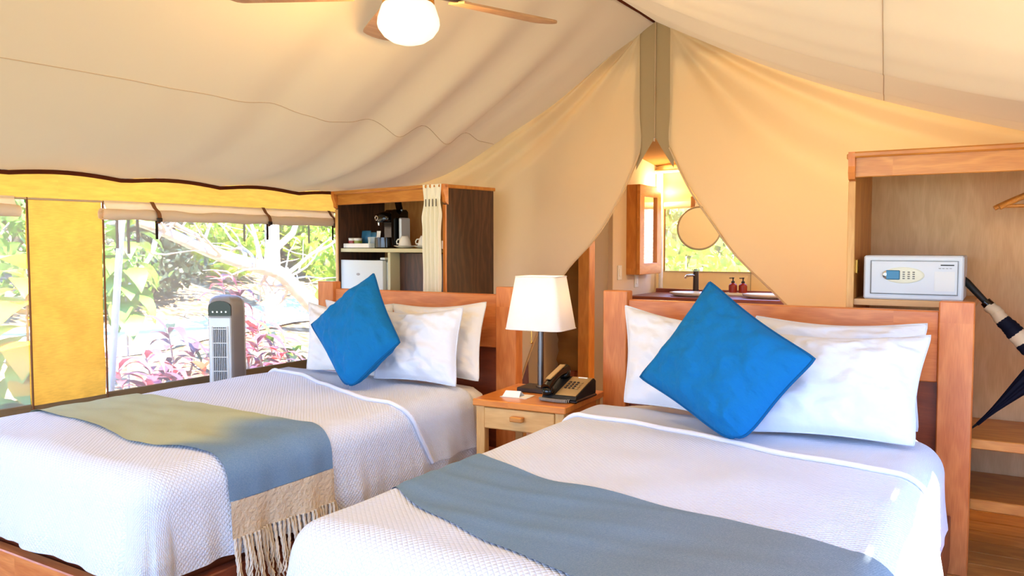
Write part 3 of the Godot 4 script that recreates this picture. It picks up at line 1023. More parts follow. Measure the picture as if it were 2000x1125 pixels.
func leafy(root: Node3D, stem_top: Vector3, h: float, count: int, meshes: Array, mats: Array, spread: float, sz: float) -> void:
	part(root, "stem", tb([Vector3.ZERO, stem_top * 0.5 + Vector3(0.01, 0, 0.01), stem_top], [0.012, 0.010, 0.006], 6), M.bark)
	for i in count:
		var t := float(i) / count
		var o := MeshInstance3D.new()
		o.name = "leaf"
		o.mesh = meshes[i % meshes.size()]
		o.set_surface_override_material(0, mats[rng.randi() % mats.size()])
		root.add_child(o, true)
		var a := i * 2.4 + rng.randf() * 0.5
		var el := lerpf(0.15, 1.25, pow(t, 1.2)) + rng.randf_range(-0.15, 0.15)
		el = clampf(el * spread, 0.05, 1.5)
		# leaf's +y axis points outwards and up
		var dir := Vector3(cos(a) * cos(el), sin(el), sin(a) * cos(el))
		var side := dir.cross(Vector3.UP).normalized()
		var nrm := side.cross(dir).normalized()
		var s := sz * rng.randf_range(0.75, 1.15)
		o.transform = Transform3D(Basis(side * s, dir * s, nrm * s), stem_top * lerpf(0.45, 1.0, t))

func foliage(count: int, sz: float, place: Callable, mesh: Mesh) -> MultiMesh:
	var mm := MultiMesh.new()
	mm.transform_format = MultiMesh.TRANSFORM_3D
	mm.mesh = mesh
	mm.instance_count = count
	for i in count:
		var p: Vector3 = place.call(i)
		var e := Basis.from_euler(Vector3(rng.randf_range(-1.2, 1.2), rng.randf() * TAU, rng.randf_range(-1.2, 1.2)))
		mm.set_instance_transform(i, Transform3D(e.scaled(Vector3.ONE * sz * rng.randf_range(0.6, 1.3)), p))
	return mm

func mm_part(parent: Node, called: String, mm: MultiMesh, mat: Material) -> void:
	var o := MultiMeshInstance3D.new()
	o.name = called
	o.multimesh = mm
	o.material_override = mat
	o.set_meta("kind", "stuff")
	parent.add_child(o, true)

func bush(called: String, label: String, category: String, at: Vector3, r: Vector3, count: int, sz: float, mat: Material, group := "") -> void:
	var t := thing(called, label, category, at, 0, group)
	var st := MB.new()
	for i in 5:
		var a := i * 1.3
		st.tube([Vector3(0, -0.1, 0), Vector3(cos(a) * r.x * 0.3, r.y * 0.6, sin(a) * r.z * 0.3), Vector3(cos(a) * r.x * 0.7, r.y * 1.3, sin(a) * r.z * 0.7)], [0.035, 0.025, 0.01], 6)
	part(t, "branches", st, M.bark)
	var lm := leaf_mesh(1.0, 0.5, 0.5, 0.1)
	mm_part(t, "foliage", foliage(count, sz, func(_i):
		var d := Vector3(rng.randfn(), rng.randfn(), rng.randfn()).normalized() * pow(rng.randf(), 0.35)
		return Vector3(d.x * r.x, r.y + d.y * r.y, d.z * r.z) * (0.85 + 0.3 * nz.get_noise_3d(d.x * 2.0 + at.x, d.y * 2.0, d.z * 2.0 + at.z)), lm), mat)

func build_garden() -> void:
	var g := struct("ground", "sunlit garden soil and leaf litter sloping up beyond the tent")
	var b := MB.new()
	b.grid(60, 60, func(u, w):
		var x: float = lerpf(-30.0, -4.1, sqrt(u))
		var z: float = lerpf(-26.0, 8.0, w)
		return Vector3(x, gy(x, z), z), Vector3.UP)
	part(g, "soil", b, M.soil)
	var b3 := MB.new()
	b3.grid(20, 20, func(u, w): return Vector3(lerpf(-30, 12, u), -0.24 + maxf(0.0, -lerpf(-6.8, -30, w) - 9.0) * 0.22, lerpf(-6.8, -30, w)), Vector3.UP)
	part(g, "soil", b3, M.soil)
	var b4 := MB.new()
	b4.grid(8, 8, func(u, w): return Vector3(lerpf(0.66, 30, u), -0.24, lerpf(-30, 30, w)), Vector3.UP)
	part(g, "soil", b4, M.lawn)
	var b5 := MB.new()
	b5.grid(8, 8, func(u, w): return Vector3(lerpf(-30, 1.0, u), -0.245, lerpf(1.7, 30, w)), Vector3.UP)
	part(g, "soil", b5, M.lawn)
	var pa := struct("path", "pale sunlit garden path crossing behind the pink plants")
	var pb := MB.new()
	pb.grid(30, 4, func(u, w):
		var z: float = lerpf(-9.5, -3.0, u)
		var x: float = -7.9 + (w - 0.5) * 0.9 + 0.25 * sin(z * 0.9)
		return Vector3(x, gy(x, z) + 0.02, z), Vector3.UP)
	part(pa, "paving", pb, M.path)
	# white guy pole leaning outside the mesh
	solo("tent_pole", "white metal tent pole leaning outside the wide mesh window", "pole", tb([Vector3(-4.30, -0.22, -2.64), Vector3(-4.30, 1.0, -2.752), Vector3(-4.30, 1.75, -2.825)], 0.019, 12), M.pole)
	# cordyline plants just outside the window
	var lv := [leaf_mesh(0.30, 0.085, 0.9, 0.25), leaf_mesh(0.34, 0.075, 1.3, 0.2), leaf_mesh(0.24, 0.09, 0.6, 0.3)]
	var PK := [M.leafpink, M.leafrose, M.leafpink, M.leafplum]
	var DK := [M.leafplum, M.leafplum, M.leafdark, M.leafpink]
	var GR := [M.leafdark, M.leafgreen, M.leafplum, M.leafdark]
	var PE := [M.leafpeach, M.leafrose, M.leafplum, M.leafpeach]
	var cor := [
		[-5.30, -3.50, 0.60, PK, "bright pink cordyline closest behind the white tent pole"],
		[-5.20, -3.30, 0.34, PK, "low pink cordyline at the foot of the white tent pole"],
		[-5.45, -3.82, 0.58, PK, "pink and plum cordyline second from the white tent pole"],
		[-5.10, -3.62, 0.38, PE, "low peach and rose cordyline in the front of the bed"],
		[-5.60, -4.12, 0.72, DK, "tall dark plum cordyline midway between white pole and tower fan"],
		[-5.05, -3.86, 0.46, GR, "dark green cordyline low against the mesh, before the plum one"],
		[-5.25, -4.18, 0.50, PE, "peach-leaved cordyline just beside the tower fan"],
		[-5.00, -4.05, 0.36, DK, "low plum cordyline at the base of the mesh beside the tower fan"],
		[-6.20, -5.30, 0.80, PK, "tall pink cordyline rising behind the top of the tower fan"],
		[-5.50, -4.92, 0.56, PK, "pink cordyline between the tower fan and the first bed's pillow"],
		[-5.70, -5.28, 0.52, GR, "green cordyline beside the cream pillow end of the window"],
		[-5.25, -4.78, 0.40, DK, "low plum cordyline between tower fan and cream pillow"],
		[-7.4, -6.1, 0.75, PK, "distant pink cordyline under the slanting tree trunk"]]
	for c in cor:
		var t := thing("cordyline_plant", c[4], "plant", Vector3(c[0], gy(c[0], c[1]), c[1]), 0, "cordylines outside the mesh window")
		for s in 2:
			leafy(t, Vector3(0.08 * (s * 2 - 1), c[2] * 0.85 * (1.0 - 0.3 * s), 0.07 * (1 - s * 2)), c[2], 15, lv, c[3], 1.0, 0.95)
	# big yellow-green leaves outside the nearer window
	var big := [leaf_mesh(0.30, 0.20, 0.8, 0.15), leaf_mesh(0.26, 0.17, 1.1, 0.1)]
	var YE := [M.leafyellow, M.leafyellow, M.leaflime]
	var GL := [M.leaflime, M.leafgreen, M.leafgreen]
	for c in [[-4.95, -2.60, 1.25, YE, "tall yellow-leaved shrub outside the window beyond the yellow panel", 26], [-4.75, -2.46, 0.50, GL, "lower green shrub at the foot of the tall yellow-leaved one", 22], [-5.6, -2.2, 1.35, GL, "green broad-leaved shrub behind the tall yellow-leaved one", 26], [-6.2, -4.05, 1.45, GL, "lime broad-leaved shrub behind the white tent pole", 30]]:
		var t := thing("broadleaf_shrub", c[4], "shrub", Vector3(c[0], gy(c[0], c[1]), c[1]), 0, "broad-leaved shrubs outside the mesh")
		leafy(t, Vector3(0.03, c[2], 0.02), c[2], c[5], big, c[3], 0.7, 1.15)
	# pale slanting tree with bare branches
	var tr := thing("slanting_tree", "pale slanting tree trunk with bare tangled branches outside the mesh window", "tree", Vector3(-7.0, 0.2, -7.6))
	var o := Vector3(-7.0, 0.2, -7.6)
	var trunk := [Vector3(-7.0, 0.1, -7.7), Vector3(-7.0, 0.45, -7.05), Vector3(-7.0, 0.767, -6.659), Vector3(-7.0, 0.95, -6.394), Vector3(-7.0, 1.05, -5.966), Vector3(-7.0, 1.16, -5.571), Vector3(-7.0, 1.316, -5.149), Vector3(-7.0, 1.44, -4.816), Vector3(-7.0, 1.55, -4.4), Vector3(-7.0, 1.75, -3.8)]
	var tp: Array = []
	var rr: Array = []
	for i in 40:
		tp.append(along(trunk, i / 39.0) - o)
		rr.append(lerpf(0.10, 0.035, i / 39.0))
	part(tr, "trunk", tb(tp, rr, 10), M.bark)
	for i in 34:
		var s := rng.randf_range(0.22, 0.98)
		var p := along(trunk, s) - o
		var d := Vector3(rng.randf_range(-0.6, 0.5), rng.randf_range(-0.25, 1.0), rng.randf_range(-0.9, 1.0)).normalized()
		var L := rng.randf_range(0.5, 1.3)
		var path: Array = [p]
		var rad: Array = [rng.randf_range(0.014, 0.032)]
		for k in 6:
			d = (d + Vector3(rng.randf_range(-0.35, 0.35), rng.randf_range(-0.3, 0.3), rng.randf_range(-0.35, 0.35))).normalized()
			path.append(path[-1] + d * L / 6.0)
			rad.append(rad[0] * (1.0 - (k + 1) / 7.5))
		var br := part(tr, "branch", tb(path, rad, 6), M.bark)
		for k in 2:
			var q: Array = [path[2 + k * 2]]
			var e := (d + Vector3(rng.randf_range(-1, 1), rng.randf_range(-0.6, 1), rng.randf_range(-1, 1))).normalized()
			for w in 4:
				e = (e + Vector3(rng.randf_range(-0.3, 0.3), rng.randf_range(-0.3, 0.3), rng.randf_range(-0.3, 0.3))).normalized()
				q.append(q[-1] + e * L * 0.13)
			part(br, "twig", tb(q, [0.011, 0.009, 0.007, 0.005, 0.003], 5), M.bark)
	var vt := thing("upright_tree", "pale upright tree trunk standing behind the slanting one", "tree", Vector3(-8.1, 0.15, -7.35))
	part(vt, "trunk", tb([Vector3(0, 0, 0), Vector3(0.02, 0.7, 0.03), Vector3(-0.02, 1.5, 0), Vector3(0.05, 3.2, 0.1)], [0.13, 0.10, 0.09, 0.07], 12), M.bark)
	part(vt, "branch", tb([Vector3(0.0, 1.0, 0.02), Vector3(0.15, 1.25, -0.2), Vector3(0.2, 1.6, -0.32), Vector3(0.15, 2.1, -0.3)], [0.05, 0.04, 0.03, 0.02], 8), M.bark)
	part(vt, "branch", tb([Vector3(0.0, 1.5, 0.0), Vector3(0.1, 1.9, 0.3), Vector3(0.0, 2.4, 0.6)], [0.045, 0.035, 0.02], 8), M.bark)
	# shrubs and hedges up the slope
	var GG := "bushes up the garden slope"
	bush("bush", "dark green bush on the slope behind the upright trunk", "bush", Vector3(-10.6, gy(-10.6, -10.2), -10.2), Vector3(1.5, 1.0, 1.6), 2600, 0.15, M.leafdark, GG)
	bush("bush", "dark bush on the slope behind the middle of the slanting trunk", "bush", Vector3(-11.0, gy(-11.0, -8.2), -8.2), Vector3(1.6, 0.95, 1.5), 2600, 0.15, M.leafdark, GG)
	bush("bush", "low dark green bush just behind the pale garden path", "bush", Vector3(-9.0, gy(-9.0, -6.0), -6.0), Vector3(0.8, 0.42, 1.0), 1500, 0.12, M.leafdark, GG)
	bush("bush", "mid green bush low behind the white tent pole", "bush", Vector3(-8.6, gy(-8.6, -5.2), -5.2), Vector3(0.8, 0.45, 0.8), 1400, 0.12, M.leafgreen, GG)
	bush("bush", "lime green bush glowing under the far end of the rolled flap", "bush", Vector3(-9.4, gy(-9.4, -9.6), -9.6), Vector3(0.8, 0.9, 0.8), 1500, 0.14, M.leaflime, GG)
	bush("bush", "bright lime bush at the cabinet end of the mesh window", "bush", Vector3(-7.6, gy(-7.6, -8.2), -8.2), Vector3(0.6, 0.75, 0.6), 1100, 0.13, M.leaflime, GG)
	bush("bush", "lime bush behind the bare branches of the slanting tree", "bush", Vector3(-9.6, gy(-9.6, -7.9), -7.9), Vector3(0.7, 0.7, 0.7), 1200, 0.13, M.leaflime, GG)
	bush("bush", "green bush high behind the white pole's top", "bush", Vector3(-9.8, gy(-9.8, -5.0) + 0.5, -5.0), Vector3(1.1, 0.8, 1.0), 1700, 0.15, M.leafgreen, GG)
	bush("bush", "green bush behind the yellow-leaved shrub", "bush", Vector3(-8.5, gy(-8.5, -3.6), -3.6), Vector3(1.0, 0.8, 1.0), 1700, 0.15, M.leafgreen, GG)
	bush("bush", "large green bush high up the slope at the back", "bush", Vector3(-14.5, gy(-14.5, -11.5), -11.5), Vector3(2.4, 1.7, 3.0), 3200, 0.22, M.leafgreen, GG)
	bush("bush", "second large green bush high up the slope", "bush", Vector3(-15.0, gy(-15.0, -7.5), -7.5), Vector3(2.2, 1.5, 2.2), 3000, 0.22, M.leafgreen, GG)
	# greenery outside the bathroom window
	var BG := "greenery outside the bathroom window"
	bush("bush", "bright lime bush outside the bathroom window", "bush", Vector3(-3.6, -0.2, -10.2), Vector3(1.4, 1.0, 1.0), 1600, 0.16, M.leaflime, BG)
	bush("bush", "yellow-green bush low outside the bathroom window", "bush", Vector3(-2.4, -0.2, -9.0), Vector3(0.8, 0.68, 0.5), 1000, 0.14, M.leafyellow, BG)
	bush("bush", "deep green bush behind the others outside the bathroom window", "bush", Vector3(-4.4, 0.2, -12.5), Vector3(2.6, 1.3, 1.0), 1800, 0.20, M.leafgreen, BG)

# ---------------------------------------------------------------- beds
class Bed:
	var cx: float
	var hw: float      # half width of the mattress
	var zh: float
	var zf: float
	var top: float
	var R := 0.085
	var nz: FastNoiseLite
	var seed_off := 0.0

	# point on a cloth lying over the mattress: a across from the centre, b along z (past the foot it hangs), lift above the surface
	func drape(a: float, b: float, lift: float, loose := 1.0) -> Vector3:
		var ea := hw - R
		var eb := zf - R
		var da := maxf(0.0, absf(a) - ea)
		var db := maxf(0.0, b - eb)
		var sg := signf(a)
		var base := Vector3(cx + clampf(a, -ea, ea), top, minf(b, eb))
		var lump := 0.006 * nz.get_noise_2d(a * 3.0 + seed_off, b * 3.0) * loose
		if da <= 0.0 and db <= 0.0:
			return base + Vector3(0, lift + lump, 0)
		var r := pow(pow(da, 10.0) + pow(db, 10.0), 0.1)
		var dir := Vector3(sg * da, 0, db).normalized()
		var q := R + lift
		var arc := R * PI / 2
		var outw: float
		var drop: float
		if r < arc:
			outw = q * sin(r / R)
			drop = R - q * cos(r / R)
		else:
			outw = q
			drop = R + (r - arc)
		var h := clampf((r - arc * 0.6) / 0.22, 0, 1)
		h = h * h
		var ang := atan2(db, da)
		var s := b * (1.0 if db <= 0.0 else 0.0) + (eb + ang * 0.35 if db > 0.0 and da > 0.0 else 0.0) + (a if da <= 0.0 else 0.0)
		outw += loose * h * (0.020 + 0.016 * nz.get_noise_2d(s * 4.2 + seed_off, 3.0 * sg) + 0.008 * nz.get_noise_2d(s * 11.0, 7.0))
		if da > 0.0 and db > 0.0:
			outw += loose * h * 0.05 * sin(2.0 * ang) * sin(2.0 * ang)
		drop += lump * -0.5
		return base + dir * outw + Vector3(0, -drop, 0)

func bed_frame(bed: Bed, x0: float, x1: float, label: String) -> void:
	var cx := (x0 + x1) * 0.5
	var t := thing("bed", label, "bed", Vector3(cx, 0, -3.44), 0, "two matching wooden beds")
	var o := Vector3(cx, 0, -3.44)
	var pw := 0.118
	for s in [0, 1]:
		var x := (x0 + pw * 0.5) if s == 0 else (x1 - pw * 0.5)
		part(t, "headboard_post", bx(Vector3(x, 0.519, -3.475) - o, Vector3(pw, 1.038, 0.07), 0.004), M.cherry)
	var w := x1 - x0 - 2 * pw
	part(t, "top_rail", bx(Vector3(cx, 0.862, -3.483) - o, Vector3(w, 0.272, 0.045), 0.004), M.cherry)
	part(t, "headboard_panel", bx(Vector3(cx, 0.46, -3.495) - o, Vector3(w, 0.54, 0.025), 0.002), M.cherrydark)
	for s in [-1.0, 1.0]:
		part(t, "side_rail", bx(Vector3(cx + s * (bed.hw + 0.012), 0.1425, (bed.zh + bed.zf) * 0.5) - o, Vector3(0.045, 0.175, bed.zf - bed.zh + 0.06), 0.004), M.cherrydark)
		part(t, "foot", bx(Vector3(cx + s * (bed.hw - 0.07), 0.03, bed.zf - 0.05) - o, Vector3(0.08, 0.06, 0.08), 0.003), M.cherrydark)
	part(t, "foot_rail", bx(Vector3(cx, 0.1425, bed.zf + 0.012) - o, Vector3(2 * bed.hw + 0.07, 0.175, 0.045), 0.004), M.cherry)
	part(t, "slat_base", bx(Vector3(cx, 0.220, (bed.zh + bed.zf) * 0.5) - o, Vector3(2 * bed.hw - 0.06, 0.04, bed.zf - bed.zh - 0.05), 0.002), M.cherrydark)

func mattress(bed: Bed, label: String) -> void:
	var o := Vector3(bed.cx, 0.25, (bed.zh + bed.zf) * 0.5)
	var b := MB.new()
	var y0 := 0.243
	var r := 0.06
	# rounded slab: rings from bottom centre over the side to the top centre
	var hw := bed.hw - 0.022
	var hl := (bed.zf - bed.zh) * 0.5 - 0.022
	var ring := func(u: float) -> Vector2:      # rounded rectangle, unit perimeter
		var a: float = u * TAU
		var c := cos(a)
		var s := sin(a)
		var e := 0.22
		return Vector2(signf(c) * pow(absf(c), e), signf(s) * pow(absf(s), e))
	var prof: Array = [[0.0, y0], [0.9, y0], [0.985, y0 + 0.02], [1.0, y0 + 0.05], [1.0, bed.top - 0.10], [0.985, bed.top - 0.055], [0.95, bed.top - 0.026], [0.90, bed.top - 0.014], [0.5, bed.top - 0.010], [0.0, bed.top - 0.010]]
	b.grid(120, prof.size() - 1, func(u, w):
		var q: Array = prof[int(round(w * (prof.size() - 1)))]
		var p: Vector2 = ring.call(u)
		var wr := 0.004 * nz.get_noise_2d(u * 60.0, q[1] * 12.0)
		return Vector3(p.x * (hw * q[0] + wr), q[1], p.y * (hl * q[0] + wr)) + Vector3(bed.cx, 0, o.z) - o, Vector3.UP, Vector2(6, 1), true, true)
	solo("mattress", label, "mattress", b, M.sheet, "mattresses in white sheets", o)

# pillow from four corners (TL, TR, BR, BL): sewn edges, puffed middle, pointed corners
func patch(c: Array, px: float, py: float, x: float, y: float, blunt: float) -> Vector3:
	var k := 1.0 - 0.035 * pow(x * x * y * y, 3.0)
	if x > 0.0 and y > 0.0: k -= blunt * pow(x * y, 3.0)
	var fu := px * k * 0.5 + 0.5
	var fv := py * k * 0.5 + 0.5
	return c[0].lerp(c[1], fu).lerp(c[3].lerp(c[2], fu), fv)

func puff(c: Array, thick: float, pull: float, wrinkle: float, sd: float, blunt := 0.0) -> MB:
	var nrm: Vector3 = (c[1] - c[3]).cross(c[0] - c[2]).normalized()
	if nrm.z < 0: nrm = -nrm
	var b := MB.new()
	for side in [1.0, -1.0]:
		b.grid(44, 44, func(u, v):
			var x: float = u * 2.0 - 1.0
			var y: float = v * 2.0 - 1.0
			var px := x * (1.0 - pull * (1.0 - y * y) * pow(absf(x), 1.5))
			var py := y * (1.0 - pull * (1.7 if blunt == 0.0 and y < 0.0 else 1.0) * (1.0 - x * x) * pow(absf(y), 1.5))
			var p := patch(c, px, py, x, y, blunt)
			var e := (1.0 - pow(absf(x), 2.6)) * (1.0 - pow(absf(y), 2.6))
			var th := thick * 0.5 * pow(maxf(e, 0.0), 0.62)
			var rim := 1.0 - maxf(absf(x), absf(y))
			var wv := wrinkle * (nz.get_noise_3d(x * 2.3 + sd, y * 2.3, side * 2.0) + 0.5 * nz.get_noise_3d(x * 5.0 + sd, y * 5.0, side * 4.0))
			# creases running in from the seams
			var near := exp(-rim * 5.0) * smoothstep(0.0, 0.06, rim)
			wv += wrinkle * 0.8 * near * sin((x * 13.0 if absf(y) > absf(x) else y * 13.0) + sd + 2.0 * nz.get_noise_2d(x * 2.0, y * 2.0))
			return p + nrm * side * (th + wv * smoothstep(0.0, 0.25, rim) * (1.0 if side > 0 else 0.5)), nrm * side, Vector2(1, 1))
	return b

func outline(c: Array, pull: float, blunt := 0.0, m := 22) -> Array:
	var o: Array = []
	var q := func(x: float, y: float) -> Vector3:
		var px: float = x * (1.0 - pull * (1.0 - y * y))
		var py: float = y * (1.0 - pull * (1.7 if blunt == 0.0 and y < 0.0 else 1.0) * (1.0 - x * x))
		return patch(c, px, py, x, y, blunt)
	for i in m: o.append(q.call(-1.0 + 2.0 * i / m, -1.0))
	for i in m: o.append(q.call(1.0, -1.0 + 2.0 * i / m))
	for i in m: o.append(q.call(1.0 - 2.0 * i / m, 1.0))
	for i in m: o.append(q.call(-1.0, 1.0 - 2.0 * i / m))
	o.append(o[0])
	return o

func pillow(c: Array, thick: float, label: String, mat: Material, group: String, sd: float, pull := 0.095) -> void:
	var at: Vector3 = (c[2] + c[3]) * 0.5
	var cc: Array = []
	for p in c: cc.append(p - at)
	var t := thing("pillow", label, "pillow", at, 0, group)
	part(t, "pillowcase", puff(cc, thick * 1.12, pull, 0.014, sd), mat)
	part(t, "seam_edge", tb(outline(cc, pull), 0.0035, 6), mat)

func cushion(c: Array, label: String, sd: float, blunt := 0.17) -> void:
	var at: Vector3 = c[2]
	var mid: Vector3 = (c[0] + c[1] + c[2] + c[3]) * 0.25
	var cc: Array = []
	for i in 4: cc.append(mid + (c[i] - mid) * (1.22 if i == 2 else 1.035) - at)
	var t := thing("cushion", label, "cushion", at, 0, "blue scatter cushions")
	part(t, "cover", puff(cc, 0.21, 0.085, 0.013, sd, blunt), M.blue)
	part(t, "piping", tb(outline(cc, 0.085, blunt), 0.0055, 8), M.bluepipe)

func coverlet(bed: Bed, label: String, foldl: Callable, hang: float, head: float) -> void:
	var o := Vector3(bed.cx, bed.top, (bed.zh + bed.zf) * 0.5)
	var t := thing("coverlet", label, "bedspread", o, 0, "white waffle coverlets")
	var A := bed.hw - bed.R + bed.R * PI / 2 + hang
	var B1 := bed.zf - bed.R + bed.R * PI / 2 + hang
	var b := MB.new()
	b.grid(150, 150, func(u, w):
		var a: float = lerpf(-A, A, u)
		var z: float = lerpf(head + 0.03, B1, w)
		# trim: hem runs level with small waves
		var k := 1.0 + 0.018 * nz.get_noise_2d(a * 6.0, z * 6.0)
		if absf(a) > bed.hw: a = signf(a) * (bed.hw + (absf(a) - bed.hw) * k)
		return bed.drape(a, z, 0.006) - o, Vector3.UP, Vector2(2.0 * A / 0.016, (B1 - head) / 0.016))
	part(t, "spread", b, M.coverlet)
	# upper end turned back over itself
	var f := MB.new()
	f.grid(140, 36, func(u, w):
		var a: float = lerpf(-A * 0.94, A * 0.94, u)
		var zf: float = foldl.call(a)
		var z: float = lerpf(zf, head, w)
		var ed := 0.010 * (1.0 - smoothstep(0.0, 0.10, w))
		return bed.drape(a, z, 0.016 + ed * 0.6 - 0.014 * smoothstep(0.92, 1.0, w)) - o, Vector3.UP, Vector2(2.0 * A / 0.012, 0.5 / 0.012))
	part(t, "turned_back_edge", f, M.coverlet)
	var p: Array = []
	for i in 91:
		var a := lerpf(-A * 0.94, A * 0.94, i / 90.0)
		p.append(bed.drape(a, foldl.call(a) + 0.003, 0.014) - o)
	part(t, "rolled_hem", tb(p, 0.0095, 8), M.sheet)

func build_bed_one() -> void:
	var bed := Bed.new()
	bed.cx = -2.753
	bed.hw = 0.645
	bed.zh = -3.40
	bed.zf = -1.42
	bed.top = 0.572
	bed.nz = nz
	bed_frame(bed, -3.427, -2.079, "wooden bed frame with slatless headboard in front of the dark cabinet, beside the mesh window")
	mattress(bed, "white sheeted mattress of the bed beside the mesh window")
	var fold := func(a: float) -> float:
		if a > bed.hw - 0.05:
			return -2.61 - (a - bed.hw + 0.05) * 0.55
		return lerpf(-3.03, -2.61, smoothstep(-0.65, 0.62, a))
	coverlet(bed, "white waffle coverlet on the bed beside the mesh window", fold, 0.224, -3.12)
	build_throw_one(bed)
	var G := "white pillows on the window bed"
	pillow([Vector3(-3.274, 0.945, -3.34), Vector3(-2.771, 0.941, -3.34), Vector3(-2.650, 0.60, -3.20), Vector3(-3.072, 0.60, -3.20)], 0.07, "cream pillow almost hidden behind the blue cushion on the window bed", M.pillowwarm, G, 1.0)
	pillow([Vector3(-2.782, 0.942, -3.33), Vector3(-2.170, 0.975, -3.33), Vector3(-2.115, 0.60, -3.17), Vector3(-2.592, 0.60, -3.17)], 0.10, "rear white pillow against the window bed's headboard, nearest the lamp", M.pillowwarm, G, 2.0)
	pillow([Vector3(-3.284, 0.940, -3.22), Vector3(-2.791, 0.913, -3.22), Vector3(-2.598, 0.60, -3.03), Vector3(-3.100, 0.60, -3.02)], 0.125, "cream pillow at the window edge of its bed, partly behind the blue cushion", M.pillowwarm, G, 3.0)
	pillow([Vector3(-2.697, 0.919, -3.15), Vector3(-2.200, 0.958, -3.17), Vector3(-2.125, 0.60, -3.00), Vector3(-2.613, 0.60, -2.985)], 0.14, "front white pillow beside the blue cushion on the window bed", M.pillow, G, 4.0)
	cushion([Vector3(-2.634, 1.108, -3.022), Vector3(-2.358, 0.806, -2.876), Vector3(-2.531, 0.616, -2.730), Vector3(-2.998, 0.846, -2.964)], "blue square cushion leaning on the pillows of the window bed", 1.5)

func build_throw_one(bed: Bed) -> void:
	var o := Vector3(bed.cx, bed.top, -1.9)
	var t := thing("bed_throw", "sage and blue woven throw with tasselled beige end across the window bed", "throw", o, 0, "woven bed throws")
	var arc := bed.R * PI / 2
	var a1 := bed.hw - bed.R + arc
	var z0 := func(a: float) -> float: return lerpf(-2.215, -2.16, smoothstep(-0.7, 0.9, a))
	var z1 := func(a: float) -> float: return lerpf(-1.76, -1.70, smoothstep(-0.7, 0.9, a)) + 0.06 * bump1(a, 0.25, 0.25)
	var hang := a1 + 0.055
	var b := MB.new()
	b.grid(110, 30, func(u, w):
		var a: float = lerpf(-a1 - 0.16, hang, u)
		return bed.drape(a, lerpf(z0.call(a), z1.call(a), w), 0.014 + 0.004 * nz.get_noise_2d(a * 5.0, w * 4.0)) - o, Vector3.UP, Vector2(1, 1))
	part(t, "cloth", b, M.throw_one)
	var e := MB.new()
	var end := hang + 0.115
	e.grid(26, 30, func(u, w):
		var a: float = lerpf(hang, end, u)
		return bed.drape(a, lerpf(z0.call(a), z1.call(a), w) + u * 0.01, 0.020 + 0.008 * u * sin(w * 26.0)) - o, Vector3.RIGHT, Vector2(0.14, 0.5))
	part(t, "beige_end", e, M.beige)
	for i in 29:
		var w := (i + 0.5) / 29.0
		var z: float = lerpf(z0.call(end), z1.call(end), w) + 0.01
		var p0 := bed.drape(end - 0.004, z, 0.022 + 0.008 * sin(w * 26.0)) - o
		var tz := rng.randf_range(-0.016, 0.020)
		var L := rng.randf_range(0.165, 0.20)
		var tm := MB.new()
		for s in 3:
			var path: Array = []
			var rad: Array = []
			for k in 12:
				var f := k / 11.0
				var tw := f * 16.0 + s * TAU / 3.0
				var sp := 0.0030 + 0.004 * f * f
				path.append(p0 + Vector3(cos(tw) * sp + 0.034 * f + 0.004 * sin(f * 5.0 + i), -L * f * (1.0 - 0.06 * s * f), sin(tw) * sp + tz * f + 0.007 * sin(f * 6.0 + i * 2.1) * f))
				rad.append(lerpf(0.0036, 0.0024, f))
			tm.tube(path, rad, 5)
		part(t, "tassel", tm, M.tassel if i % 3 else M.tasseldark)

